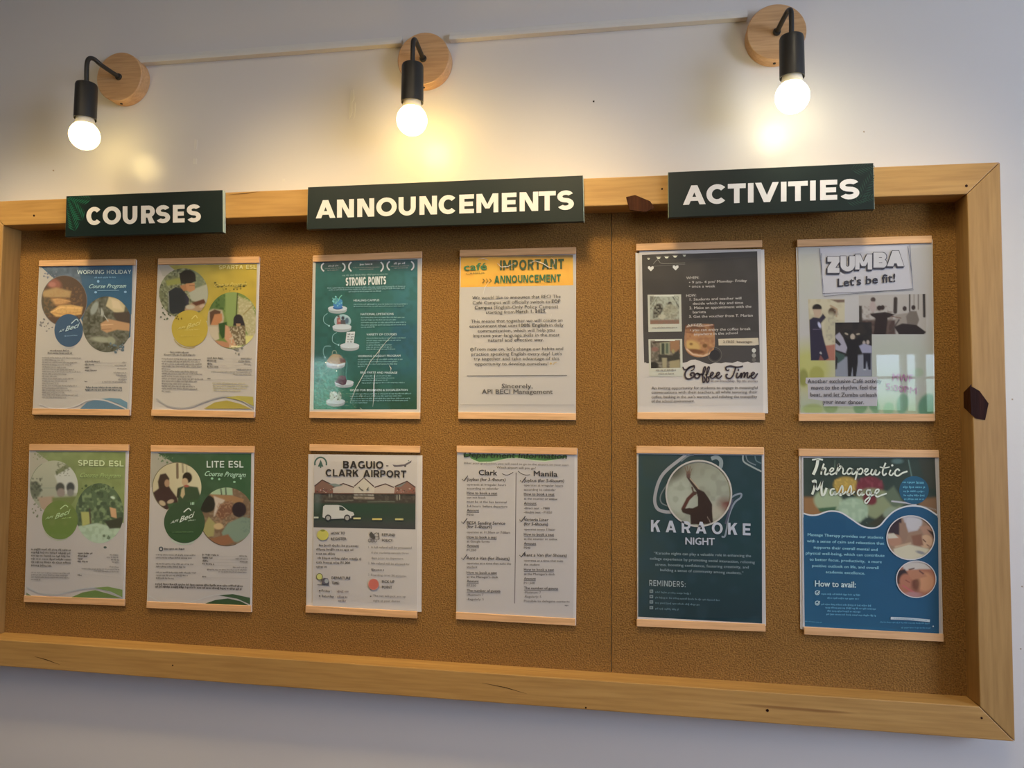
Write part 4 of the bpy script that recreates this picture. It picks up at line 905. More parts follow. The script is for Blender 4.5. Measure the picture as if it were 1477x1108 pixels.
# ---- announcement 2: important announcement
A, _ = mk((650, 350, 4.263), [(662.9, 360.6), (830.6, 356.3), (660.6, 604.5), (830.6, 606.4)],
    [(56, 50), (771, 35), (769, 1085), (46, 1078)], [(58, 56), (767, 42), (765, 1075), (50, 1070)], 'aaa298',
    'notice with a yellow header band reading IMPORTANT ANNOUNCEMENT')
A.grid([(62, 88), (752, 76), (754, 262), (61, 275)], 'd69c28', [('g', (300, 100), (300, 86), '6c6048', .8), ('n', 40, .08, 2)], 'yellow_band')
A.T('café', 82, 172, 222, 166, 42, '3f7a4e', .035); A.T('CAMPUS', 95, 196, 208, 190, 9, '6a6440', .01)
A.block('IMPORTANT', 304, 171, 697, 161, 62, '47593a', .25, .16)
A.block('ANNOUNCEMENT', 268, 250, 678, 240, 46, '3c6b48', .24, .13)
for k in range(3): A.line([(197 + k * 21, 222), (210 + k * 21, 234), (197 + k * 21, 247)], 4, '5c5a30')
K_ = '54504c'
for (t_, x0, y0, x1, y1, b_) in [
    ('We would like to announce that BECI The', 133, 349, 676, 340, 0), ('Café Campus will officially switch to', 135, 380, 612, 372, 0), ('EOP', 622, 371, 674, 370, .03),
    ('Campus', 148, 410, 256, 408, .03), ('(English-Only Policy Campus)', 266, 408, 660, 402, 0), ('starting from', 218, 438, 392, 436, 0), ('March 1, 2025.', 400, 434, 588, 430, .03),
    ('This means that together we will create an', 125, 494, 688, 486, 0), ('environment that uses', 115, 523, 410, 519, 0), ('100% English', 420, 518, 596, 516, .03), ('in daily', 606, 516, 694, 515, 0),
    ('communication, which will help you', 166, 552, 640, 547, 0), ('improve your language skills in the most', 138, 581, 670, 576, 0), ('natural and effective way.', 230, 609, 572, 606, 0),
    ("From now on, let's change our habits and", 148, 665, 692, 661, 0), ("practice speaking English every day! Let's", 128, 695, 684, 692, 0), ('try together and take advantage of this', 142, 724, 668, 722, 0), ('opportunity to develop ourselves!', 150, 755, 600, 754, 0)]:
    A.T(t_, x0, y0, x1, y1, 20, K_, .008 + b_)
A.ring(131, 658, 9, 9, 5, K_); A.ell(131, 658, 4, 4, K_); A.ell(616, 744, 6, 7, 'b0935c'); A.curve([(632, 750), (640, 738), (652, 736)], 4, 'b0935c')
A.line([(100, 819), (716, 816)], 4, '605c58'); A.T('Sincerely,', 314, 896, 504, 896, 28, K_, .012); A.T('API BECI Management', 192, 930, 627, 930, 28, K_, .012)
A.line([(58, 996), (758, 998)], 2, '8c857c')
crease_glare(A, [(165, 104), (200, 98), (235, 108)], .0013); crease_glare(A, [(285, 125), (310, 150), (350, 148), (400, 122)], .0014); crease_glare(A, [(480, 128), (520, 112), (570, 130), (600, 150), (640, 158)], .0015); crease_glare(A, [(618, 92), (640, 110), (632, 140)], .0012); crease_glare(A, [(240, 235), (210, 275), (200, 320)], .0006); crease_glare(A, [(620, 440), (600, 560)], .0005)  # upper curls are white sleeve glare, shaped as pale ridges

# ---- announcement 3: airport
A, _ = mk((435, 635, 4.182), [(446.2, 641), (605.5, 643.4), (440.3, 883.7), (601.2, 892.5)],
    [(40, 85), (728, 92), (722, 1037), (27, 1003)], [(74, 90), (700, 97), (697, 1030), (66, 1005)], '9f9798',
    'airport transfer poster with a gabled terminal and a white van')
A.ring(115, 142, 35, 38, 9, '3c5650', 165, 375); A.poly([(115, 118), (132, 160), (98, 160)], '3c5650'); A.rect(111, 158, 119, 168, '3c5650')
A.block('BAGUIO', 250, 170, 493, 172, 45, '35302f', .22, .13); A.rect(510, 152, 524, 158, '35302f')
A.block('CLARK AIRPORT', 145, 218, 632, 226, 43, '35302f', .22, .13)
A.poly([(548, 148), (575, 150), (620, 146), (664, 122), (660, 136), (632, 152), (600, 160), (560, 162)], '5c545c'); A.poly([(618, 152), (632, 152), (630, 162), (620, 162)], '4a444c'); A.poly([(640, 124), (650, 120), (648, 128)], '4a6058')
# terminal picture
shp = [('m', 60, '3c4640', .5, 2), ('g', (380, 440), (380, 520), '3e3e40', 1.0), ('p', [(70, 330), (690, 340), (690, 480), (70, 470)], '344038', 30), ('e', 350, 400, 200, 50, 0, '2c4638', 60, .6), ('p', [(74, 270), (120, 240), (190, 270), (250, 260), (310, 275), (310, 330), (690, 330), (690, 382), (74, 380)], '433c38', 10),
    ('p', [(82, 300), (130, 255), (200, 300), (200, 320), (80, 320)], '845c52', 6), ('p', [(190, 308), (255, 272), (310, 300), (310, 318), (190, 318)], 'a2938c', 5), ('p', [(325, 318), (325, 290), (376, 238), (432, 290), (432, 318)], 'a49a92', 5), ('p', [(442, 318), (442, 300), (505, 272), (555, 300), (555, 318)], 'a2948c', 5), ('p', [(560, 318), (570, 295), (635, 262), (688, 292), (688, 320)], '8a6050', 6), ('m', 7, 'a48c84', .5, 9, (80, 250, 690, 318)),
    ('l', [(76, 320), (690, 324)], 6, '5c3c34', 4), ('l', [(345, 282), (365, 300)], 6, '54504c', 3), ('l', [(390, 300), (402, 285)], 6, '54504c', 3), ('l', [(320, 330), (372, 330)], 8, 'a29a90', 3), ('l', [(380, 330), (432, 332)], 8, 'a29a90', 3), ('l', [(320, 347), (432, 349)], 14, '8a7e74', 3), ('l', [(376, 325), (376, 358)], 4, '4c4440', 2),
    ('l', [(168, 325), (168, 345)], 5, '8c8880', 3), ('l', [(182, 325), (182, 345)], 5, '8c8880', 3), ('l', [(575, 330), (575, 360)], 5, '98948a', 3), ('l', [(590, 330), (592, 358)], 5, '98948a', 3), ('l', [(140, 365), (240, 368), (310, 362)], 4, '7a746c', 5), ('l', [(400, 372), (560, 370)], 3, '6c7468', 6), ('m', 9, '5c544c', .5, 4, (80, 325, 690, 372)), ('e', 95, 350, 20, 60, 0, '5f6c6c', 30, .5)]
A.grid([(74, 318), (688, 322), (687, 538), (72, 526)], '37473c', shp, 'terminal_print')
for poly_, base in (([(78, 320), (78, 278), (124, 240), (195, 275), (196, 320)], '74564c'), ([(190, 320), (190, 285), (252, 262), (316, 285), (318, 320)], 'a0928c'), ([(318, 320), (318, 278), (376, 226), (436, 280), (438, 321)], 'a69c94'), ([(438, 321), (440, 285), (505, 264), (556, 285), (558, 322)], 'a0928c'), ([(558, 322), (562, 280), (636, 248), (687, 285), (688, 323)], '7c5a50')):
    A.flat(poly_, base); t3 = poly_[1:4]; A.line(t3, 7, '4c3838', False)
A.poly([(160, 262), (205, 262), (250, 275), (200, 282)], '6c7474'); A.poly([(560, 285), (635, 252), (600, 280)], '6a7070')
r_ = random.Random(4)
for _ in range(60): x = r_.choice((r_.uniform(84, 190), r_.uniform(565, 684))); A.ell(x, r_.uniform(290, 318), 4, 3, r_.choice(('a08880', '8c5048', '54403c')), n=6)
A.line([(78, 320), (688, 324)], 4, '5c3c34', False); A.curve([(345, 282), (358, 296), (372, 304)], 6, '5a5450'); A.poly([(388, 300), (404, 282), (402, 302)], '5a5450')
A.poly([(126, 465), (130, 400), (142, 391), (218, 391), (245, 397), (280, 425), (312, 436), (318, 452), (308, 470), (180, 476), (150, 474)], 'a8a4a4'); A.poly([(227, 400), (246, 402), (266, 420), (250, 426), (228, 424)], '3a4440')
for x in (160, 275): A.ell(x, 468, 19, 19, '3c3c3e'); A.ell(x, 470, 12, 13, '8c8888')
A.poly([(300, 460), (322, 450), (312, 472), (298, 478)], '34363a'); A.rect(74, 462, 102, 472, 'a4a49c'); A.rect(312, 467, 357, 477, 'ada67c'); A.rect(426, 471, 485, 482, 'ad9a58'); A.rect(564, 472, 614, 483, 'a89c68')
A.ell(128, 572, 35, 32, 'a89e48'); A.ell(128, 545, 14, 6, '7c7a2c'); A.scrib(98, 570, 160, 562, 12, '4a461c', 2); A.scrib(110, 583, 145, 578, 10, '4a461c', 3)
D2 = '454040'
A.T('HOW TO', 177, 570, 262, 568, 16, D2, .02); A.T('REGISTER:', 177, 604, 274, 603, 16, D2, .02)
A.T('REFUND', 485, 578, 565, 580, 16, D2, .02); A.T('POLICY:', 485, 612, 553, 614, 16, D2, .02)
A.T('DEPARTURE', 181, 838, 294, 840, 16, D2, .02); A.T('TIME:', 183, 870, 228, 871, 16, D2, .02); A.T('PICK UP', 485, 862, 560, 862, 16, D2, .02); A.T('POINT', 485, 894, 546, 895, 16, D2, .02)
G2 = '6c6668'
A.scrib(105, 640, 345, 644, 13, G2, 1); A.scrib(88, 664, 318, 668, 13, G2, 2); A.scrib(88, 690, 205, 692, 13, G2, 3); A.scrib(98, 716, 362, 722, 13, G2, 4); A.T('P1,200', 236, 746, 293, 748, 14, D2, .03); A.scrib(88, 742, 230, 746, 13, G2, 5); A.scrib(88, 768, 155, 768, 11, G2, 6)
A.T('A full refund will be processed', 418, 652, 664, 655, 13, G2, .01); A.T('if the students cancels three', 421, 684, 646, 688, 12, G2, 0); A.T('days prior to departure.', 421, 716, 616, 720, 12, G2, 0); A.T('No refund will be allowed for', 420, 748, 652, 755, 13, G2, .01); A.scrib(420, 786, 502, 788, 12, G2, 8); A.T('Boarding time: 30 minutes', 418, 818, 632, 826, 12, G2, 0)
for y, t_ in ((652, '1.'), (748, '2.'), (818, '3.')): A.T(t_, 402, y, 411, y, 13, G2)
A.T('Friday :', 122, 915, 183, 917, 14, D2, .01); A.scrib(216, 918, 284, 918, 13, '7e7276', 9); A.T('Saturday :', 122, 947, 204, 950, 14, D2, .01); A.scrib(216, 950, 286, 952, 13, '7e7276', 10); A.scrib(222, 974, 274, 976, 13, '7e7276', 11); A.ell(109, 908, 4, 4, D2, text=True); A.ell(109, 940, 4, 4, D2, text=True)
A.ring(108, 824, 18, 19, 4, '5c5a38'); A.ell(108, 824, 16, 17, 'a8a460'); A.rect(104, 816, 112, 832, '54522c', True); A.poly([(120, 850), (135, 832), (158, 834), (166, 852), (164, 870), (122, 872)], '55505c'); A.ell(150, 850, 12, 13, '8c8c90'); A.line([(95, 872), (166, 874)], 4, '54504e')
A.poly([(408, 568), (420, 552), (436, 568), (446, 590), (436, 600), (418, 588)], '4a4646'); A.ring(452, 572, 14, 12, 4, '5c5656'); A.line([(464, 558), (468, 596), (458, 600)], 5, '5c5656'); [A.ring(410 + 18 * i, 606, 8, 9, 4, '6c6464') for i in range(3)]
A.ell(434, 870, 33, 34, 'a8726a'); A.ell(434, 870, 29, 31, 'a4564c'); A.scrib(418, 864, 452, 864, 10, 'a87068', 3)
A.ell(417, 942, 4, 4, D2, text=True); A.T('The van will pick you up', 431, 944, 628, 950, 13, G2, .008); A.T('right at your dorms', 433, 974, 594, 978, 13, G2, 0)

# ---- announcement 4: department information
A, _ = mk((650, 640, 4.104), [(658.5, 642.9), (832.3, 646.1), (657.3, 893.4), (829.8, 903.2)],
    [(37, 18), (751, 30), (742, 1077), (32, 1037)], [(40, 24), (734, 34), (728, 1070), (36, 1032)], 'a7a2a0',
    'two-column departure information sheet headed Clark and Manila')
A.grid([(76, 60), (690, 72), (688, 84), (77, 76)], '46703c', [('n', 60, .1, 2)], 'green_print'); A.poly([(110, 74), (688, 82), (640, 92), (560, 102), (500, 98), (400, 84), (330, 88), (240, 106), (170, 108), (125, 92)], '548048')
A.curve([(125, 92), (170, 110), (250, 108), (330, 90), (400, 86), (490, 100), (560, 104), (650, 90)], 4, 'a9bb96', text=False)
A.T('Department Information', 78, 80, 688, 90, 32, '2f3a30', .03, .15)
K3 = '4e4a4a'; K4 = '5a5554'
A.T('After your graduation, you will need to go to the airport on your own.', 78, 120, 702, 132, 12, '6c6864', .004); A.T('Which airport will you go?', 272, 146, 504, 152, 13, '5c5854', .012)
A.T('Clark', 167, 186, 275, 188, 31, '3e3e40', .03); A.T('Manila', 492, 192, 632, 196, 31, '3e3e40', .03)
A.curve([(305, 178), (325, 186), (345, 184), (370, 170)], 3.5, K3); A.curve([(398, 162), (420, 178), (445, 186), (470, 184)], 3.5, K3)
A.line([(387, 172), (384, 560), (379, 946)], 4.5, '6a6464', False)
def tick(x, y): A.curve([(x, y - 14), (x + 10, y), (x + 18, y - 10), (x + 32, y - 32)], [3, 6, 5, 2] + [4] * 18 + [2], '3a3a44') if False else A.line([(x, y - 12), (x + 10, y), (x + 34, y - 32)], 4.5, '3c3c44')
for (x, y) in ((68, 222), (64, 474), (64, 688), (412, 230), (408, 462), (408, 672)): tick(x, y)
def col_(x, items):
    for (t_, y, w, st) in items:
        s_ = (w) * .012
        if st == 'b': A.T(t_, x, y, x + w, y + s_, 18, K3, .022, .1)
        elif st == 'u': A.T(t_, x, y, x + w, y + s_, 15, K3, .022); A.line([(x, y + 5), (x + w, y + 5 + s_)], 2.5, K3)
        else: A.T(t_, x, y, x + w, y + s_, 13, K4, .006)
col_(96, [('Joybus (for 3-4hours)', 220, 228, 'b'), ('operates at irregular hours', 248, 232, 'r'), ('according to calendar', 271, 188, 'r'), ('How to book a seat', 299, 180, 'u'), ('can not book', 325, 112, 'r'), ('must be at the bus terminal', 350, 236, 'r'), ('3-4 hours  before departure', 376, 240, 'r'), ('Amount', 402, 72, 'u'), ('P550', 427, 40, 'r'),
    ('BESA Sending Service', 478, 227, 'b'), ('(for 3-4hours)', 500, 148, 'b'), ('operates at 11:30am or 7:00am', 530, 256, 'r'), ('How to book a seat', 560, 176, 'u'), ('at Google forms', 585, 134, 'r'), ('Amount', 611, 72, 'u'), ('P1,200', 637, 55, 'r'), ('Rent a Van (for 3hours)', 686, 252, 'b'), ('operates at a time that suits the', 714, 262, 'r'), ('student', 736, 62, 'r'), ('How to book a seat', 770, 178, 'u'), ("at the Manager's desk", 795, 186, 'r'), ('Amount', 821, 70, 'u'), ('P7,500', 847, 55, 'r'), ('The number of guests', 877, 198, 'u'), ('-Maximum: 7', 901, 98, 'r'), ('-Regularly: 5', 927, 100, 'r')])
col_(434, [('Joybus (for 5-6hours)', 226, 238, 'b'), ('operates at irregular hours', 252, 232, 'r'), ('according to calendar', 278, 188, 'r'), ('How to book a seat', 305, 180, 'u'), ('at the counter or online', 332, 198, 'r'), ('Amount', 360, 74, 'u'), ('-direct seat  - P888', 388, 152, 'r'), ('-double seat - P1050', 412, 166, 'r'),
    ('Victoria Liner', 458, 146, 'b'), ('(for 5-6hours)', 484, 142, 'b'), ('operates every 1 hour', 513, 186, 'r'), ('How to book a seat', 544, 178, 'u'), ('at the counter or online', 570, 198, 'r'), ('Amount', 598, 72, 'u'), ('P540', 623, 38, 'r'), ('Rent a Van (for 5hours)', 668, 254, 'b'), ('operates at a time that suits', 698, 232, 'r'), ('the student', 722, 94, 'r'), ('How to book a seat', 752, 178, 'u'), ("at the Manager's desk", 778, 184, 'r'), ('Amount', 806, 70, 'u'), ('P11,500', 832, 64, 'r'), ('The number of guests', 862, 202, 'u'), ('-Maximum: 7', 887, 100, 'r'), ('-Regularly: 5', 912, 102, 'r'), ('Possible to delegate contacts', 938, 270, 'r')])
A.scrib(676, 961, 698, 962, 9, '3a3a40')

# ---- activity 1: coffee time
A, _ = mk((905, 340, 4.029), [(917.4, 351.7), (1099.3, 346.2), (919.1, 605.1), (1103.6, 606.1)],
    [(46, 100), (795, 80), (817, 1032), (58, 1032)], [(70, 90), (776, 78), (790, 1028), (62, 1028)], 'a89e9c',
    'Coffee Time poster with a charcoal top and an iced coffee glass')
torn = [(770, 738), (745, 736), (720, 740), (700, 732), (670, 738), (640, 730), (610, 740), (570, 736), (545, 742), (510, 738), (480, 748), (455, 742), (420, 728), (395, 720), (370, 722), (345, 735), (320, 740), (112, 742), (105, 736), (97, 738)]
A.poly([(84, 112), (240, 104), (380, 104), (600, 96), (754, 90), (762, 400)] + torn + [(90, 500)], '464040')
A.grid([(86, 114), (752, 92), (762, 560), (92, 560)], '423c3b', [('g', (400, 400), (400, 100), '48423f', .6), ('e', 280, 180, 160, 110, 0, '544c46', 90, .35), ('n', 60, .10, 4)], 'charcoal_print')
W3 = 'b8b0ac'
for (x, y, q) in ((123, 135, 6), (181, 128, 10), (228, 125, 10), (277, 120, 10), (331, 116, 7)): A.ell(x, y, q, q * .7, 'c8c0ac'); A.ell(x, y - 4, q * 1.6, 3, '8c8478')
A.curve([(150, 165), (175, 140), (195, 160), (240, 162), (335, 158)], 3, '8a827a'); A.line([(150, 178), (335, 166)], 2, '7c746e')
for (x, y) in ((136, 190), (280, 185)): A.poly([(x, y + 17), (x - 17, y), (x - 16, y - 11), (x - 7, y - 13), (x, y - 6), (x + 7, y - 13), (x + 16, y - 11), (x + 17, y)], 'c4bcb8')
for (t_, x0, y0, x1, y1) in (('WHEN:', 342, 253, 416, 250), ('• 9 am- 4 pm/ Monday- Friday', 358, 279, 694, 268), ('• once a week', 358, 302, 510, 300), ('HOW:', 342, 356, 400, 354), ('1. Students and teacher will', 362, 378, 662, 370), ('decide which day and time', 380, 402, 672, 396), ('2. Make an appointment with the', 360, 428, 720, 418), ('barista', 380, 452, 456, 450), ('3. Get the voucher from T. Marian', 358, 478, 728, 470), ('AFTER:', 346, 530, 440, 524), ('• you can enjoy the coffee break', 362, 556, 716, 548), ('anywhere in the school', 386, 580, 640, 572)):
    A.T(t_, x0, y0, x1, y1, 15, 'b4a8a2', .012)
def polaroid(x0, y0, x1, y1, yb, shapes, base):
    A.poly([(x0, y0), (x1, y0 - 2), (x1 + 4, yb - 3), (x0 + 5, yb)], 'a8a298'); A.grid([(x0 + 12, y0 + 8), (x1 - 12, y0 + 6), (x1 - 10, y1), (x0 + 15, y1 + 3)], base, shapes); A.rect(x0 + 38, y0 + 4, x1 - 42, y0 + 10, 'b8b4ac')
polaroid(117, 343, 312, 512, 560, [('g', (200, 350), (200, 500), '7a7468', .5), ('p', [(128, 352), (170, 352), (130, 410)], '6c6860', 5), ('l', [(180, 352), (135, 425)], 5, '54544c', 4), ('l', [(262, 352), (302, 420)], 6, '4a4a44', 4), ('e', 180, 425, 26, 32, 20, '36302c', 6), ('p', [(150, 440), (200, 430), (190, 470), (150, 480)], '3c3632', 6), ('e', 247, 398, 14, 14, 0, '3c3834', 5), ('e', 250, 440, 44, 42, 0, '8a8474', 10), ('m', 9, '9c988a', .5, 4), ('e', 200, 470, 22, 14, 0, 'a09888', 6), ('p', [(130, 490), (302, 488), (302, 515), (130, 515)], '7c5c50', 8), ('m', 8, '6c6458', .5, 6)], '98988e')
A.scrib(145, 538, 290, 536, 8, '847c74', 2)
polaroid(122, 602, 318, 768, 820, [('m', 12, '7a6c60', .6, 3), ('m', 9, '8c8478', .5, 7), ('p', [(190, 620), (245, 618), (245, 690), (190, 690)], '86826c', 5), ('p', [(198, 625), (215, 625), (215, 690), (198, 690)], '3c4038', 4), ('p', [(222, 625), (238, 625), (238, 685), (222, 685)], '50584c', 4), ('p', [(248, 610), (302, 606), (305, 680), (250, 670)], '8a6448', 6), ('l', [(150, 622), (240, 612)], 7, '40302a', 4), ('p', [(180, 690), (260, 695), (300, 660), (305, 730), (180, 735)], '3c3832', 8), ('e', 266, 672, 8, 12, 0, '8a7c54', 4), ('p', [(200, 710), (230, 710), (228, 770), (205, 770)], '8c8068', 5), ('p', [(245, 730), (305, 720), (305, 770), (245, 770)], '8a7c60', 6), ('e', 150, 755, 30, 22, 0, '302c28', 8), ('e', 160, 660, 20, 14, 0, '7c5850', 6)], '5c5248')
A.scrib(165, 786, 285, 784, 9, '847a74', 4); A.scrib(180, 806, 272, 804, 9, '847a74', 5); A.line([(124, 815), (320, 820)], 1.5, '938b86')
PP = []; Fc = []
for j in range(41):
    v = j / 40; hw = 84 * (1 + .06 * math.sin(v * 2.6)) * (1 if v < .5 else math.sqrt(max(0, 1 - ((v - .5) / .505) ** 2.8)))
    for i in range(37): u = i / 36 * 2 - 1; PP.append((420 + u * hw, 517 - 5 * (1 - u * u) * (1 - v) + 190 * v - 3 * u * (1 - v)))
PP = np.array(PP)
A.part('coffee_print', PP, [(j * 37 + i, j * 37 + i + 1, (j + 1) * 37 + i + 1, (j + 1) * 37 + i) for j in range(40) for i in range(36)], paint(PP[:, 0], PP[:, 1], '9a6c48', [('g', (420, 575), (420, 525), '4c322a', .95), ('m', 22, 'b08458', .5, 4), ('m', 13, '7c4c34', .5, 8), ('e', 380, 640, 45, 30, 20, 'ab8850', 14), ('e', 400, 672, 55, 12, 8, '6c4428', 8), ('e', 450, 640, 14, 12, 0, '6c4a28', 6), ('e', 370, 630, 10, 8, 0, '7c5a30', 5), ('l', [(345, 660), (380, 690), (440, 700), (490, 680)], 9, 'b89880', 6), ('l', [(503, 540), (506, 640)], 6, '94705c', 5), ('l', [(338, 550), (338, 650)], 6, '8c6858', 5), ('l', [(345, 530), (380, 522), (430, 526), (495, 518)], 6, 'b09080', 4), ('l', [(340, 560), (420, 570), (500, 556)], 4, '6c3c30', 6)]))
for (t_, x0, y0, x1, y1) in (('AFTER:', 346, 530, 440, 524),): pass
A.ring(508, 692, 40, 42, 2.5, '6a625c', 0, 360, True); A.ell(508, 694, 30, 30, '322e32')
A.poly([(528, 600), (760, 594), (764, 634), (740, 638), (530, 638)], 'b2a08c'); A.T('2 FREE  beverages', 556, 624, 726, 622, 14, '5c4c44', .012)
A.ell(735, 667, 12, 13, 'b0a8a0'); A.ell(735, 696, 12, 13, '8a827c'); A.ell(735, 722, 12, 11, '625a56')
S_ = '40343a'
# "Coffee Time" brush script
A.curve([(322, 762), (332, 778), (352, 775), (372, 760), (390, 756), (384, 778), (368, 785)], 6, S_)
A.curve([(388, 758), (362, 764), (342, 785), (334, 808), (342, 828), (362, 832), (385, 818), (388, 800), (374, 798), (366, 808), (376, 814)], 10, S_)
A.curve([(406, 800), (394, 808), (394, 824), (408, 828), (420, 816), (414, 802), (404, 800), (424, 806), (434, 802)], 9, S_)
for x in (448, 470): A.curve([(x - 16, 812), (x - 4, 798), (x + 6, 770), (x + 2, 762), (x - 6, 776), (x - 10, 812), (x - 10, 845), (x - 4, 852), (x + 4, 838), (x - 4, 818)], 8, S_)
for x in (492, 528): A.curve([(x - 20, 820), (x - 4, 814), (x + 8, 800), (x, 794), (x - 10, 806), (x - 8, 824), (x + 6, 828), (x + 22, 812)], 8, S_)
A.curve([(572, 778), (574, 764), (600, 758), (640, 764), (672, 758)], 9, S_); A.curve([(572, 776), (582, 784), (592, 778)], 7, S_)
A.curve([(630, 764), (622, 790), (612, 815), (596, 830), (576, 824), (574, 808), (584, 806)], 9, S_)
A.curve([(640, 796), (634, 816), (640, 826), (652, 816)], 9, S_); A.ell(645, 780, 5.5, 5.5, S_, text=True)
A.curve([(652, 818), (662, 798), (660, 826), (672, 800), (682, 798), (678, 824), (690, 800), (700, 798), (696, 820), (704, 826), (714, 812)], 8, S_)
A.curve([(710, 818), (726, 812), (738, 800), (730, 794), (720, 806), (722, 824), (736, 828), (758, 800)], 8, S_)
A.T('Brew friendship, Sip life stories', 485, 850, 758, 852, 14, '6a5f62', .008)
for (t_, y, x1) in (('An inviting opportunity for students to engage in meaningful', 893, 757), ('conversations with their teachers, all while savoring their', 918, 755), ("coffee, basking in the sun's warmth, and relishing the tranquility", 945, 754), ('of the school environment.', 970, 390)): A.T(t_, 140, y, x1, y - 2, 16, '5e5452', .018)

# ---- activity 2: dance fitness
A, _ = mk((1135, 335, 3.956), [(1149.7, 345.6), (1344.3, 339.6), (1152.2, 607.5), (1348.6, 608)],
    [(52, 85), (832, 40), (846, 1072), (72, 1040)], [(64, 88), (828, 66), (838, 1036), (78, 1030)], 'ada69c',
    "dance class poster with three photos and the line Let's be fit", 'sleeve_flat')
A.grid([(66, 88), (828, 70), (837, 1036), (78, 1030)], 'a9a298', [('e', 110, 250, 80, 200, 0, 'a4a48c', 120, .5), ('e', 620, 760, 260, 200, 0, '9a9e84', 160, .6), ('e', 130, 780, 150, 140, 0, 'a5a04e', 120, .9), ('g', (500, 900), (500, 1010), '8c9c5c', .6), ('e', 95, 830, 26, 50, 0, '7e7c34', 10, .9), ('e', 170, 815, 42, 50, 0, '918c3c', 10, .9),
   ('e', 420, 990, 40, 50, 20, '5c8050', 10, .8), ('e', 490, 970, 30, 70, -20, '5c8458', 10, .8), ('e', 660, 980, 34, 60, 10, '5c8664', 10, .8), ('e', 800, 990, 50, 70, 20, '3e7a5c', 14, .8), ('e', 750, 800, 30, 26, 0, '8a9c78', 8, .6), ('e', 150, 1010, 60, 30, 0, '8c9450', 12, .8), ('e', 250, 1000, 40, 34, 0, '74864c', 10, .8), ('e', 580, 1010, 30, 40, 10, '6c9464', 10, .7)], 'background_print', 2.0)
A.poly([(190, 92), (700, 72), (722, 320), (205, 362)], 'b0aaa6')
A.line([(186, 92), (213, 366), (718, 322), (702, 72)], 3, '605e64'); A.line([(198, 120), (204, 350), (722, 328), (712, 230), (690, 80)], 3, '605e64')
for ch, x0, x1, yb, yt in (('Z', 232, 300, 232, 140), ('U', 306, 388, 222, 136), ('M', 390, 486, 212, 126), ('B', 494, 570, 202, 116), ('A', 572, 668, 194, 106)):
    hh = yb - yt; w_ = (x1 - x0) / hh
    for k, (dx, dy, cc, gr) in enumerate(((-5, 7, '3c3a42', .055), (0, 0, '4c4a50', .05), (0, 0, 'b4aea8', 0))):
        for gi_, pl in enumerate(glyph(ch, w_, .36 if ch != 'M' else .3)):
            cx_ = sum(p[0] for p in pl) / len(pl); P_ = []
            nP = len(pl)
            for i, (px, py) in enumerate(pl):
                a_, b2 = pl[i - 1], pl[(i + 1) % nP]; d1 = Vector((px - a_[0], py - a_[1])); d2 = Vector((b2[0] - px, b2[1] - py))
                if d1.length > 1e-6: d1.normalize()
                if d2.length > 1e-6: d2.normalize()
                nn = Vector((d1.y + d2.y, -d1.x - d2.x)); area_ = sum(pl[j][0] * pl[(j + 1) % nP][1] - pl[(j + 1) % nP][0] * pl[j][1] for j in range(nP))
                if nn.length > .2: nn.normalize()
                nn *= (1 if area_ > 0 else -1) * gr
                P_.append((x0 + (px + nn.x) * hh + dx, yb - (py + nn.y) * hh + dy - (px * hh) * .12 * 0))
            A.flat(P_, cc, True, off=A.off + .0014 + k * .00012 + gi_ * .00002)
A.T("Let's be fit!", 290, 312, 617, 282, 46, '3c3a40', .035)
A.grid([(120, 382), (330, 380), (330, 732), (136, 732)], 'b0a484', [('m', 30, '9c8c6c', .4, 3), ('p', [(250, 385), (330, 385), (330, 400), (290, 402)], '6c5444', 8), ('e', 260, 455, 24, 26, 0, '54402c', 6), ('l', [(250, 420), (285, 440), (282, 480)], 10, '9c8060', 6), ('e', 250, 540, 38, 80, 0, 'a69c7c', 14), ('m', 12, '8c8070', .5, 8, (225, 440, 300, 640)), ('p', [(200, 650), (275, 640), (275, 735), (200, 735)], '9c6450', 8),
   ('e', 172, 432, 27, 22, 0, '26201e', 5), ('p', [(148, 440), (196, 440), (196, 470), (180, 488), (158, 486)], 'a88e74', 5), ('p', [(128, 500), (150, 485), (185, 490), (205, 468), (218, 490), (195, 520), (205, 590), (240, 720), (215, 734), (135, 734)], '302a3a', 6), ('p', [(205, 465), (195, 490), (212, 500), (222, 485)], '2e2836', 5), ('e', 186, 530, 8, 18, -20, 'a8a4b4', 5), ('l', [(150, 555), (195, 556)], 3, '6c5c6c', 3), ('p', [(185, 690), (192, 680), (200, 690), (196, 698)], 'a09890', 3), ('p', [(180, 734), (192, 700), (215, 734)], '7c4c44', 4)])
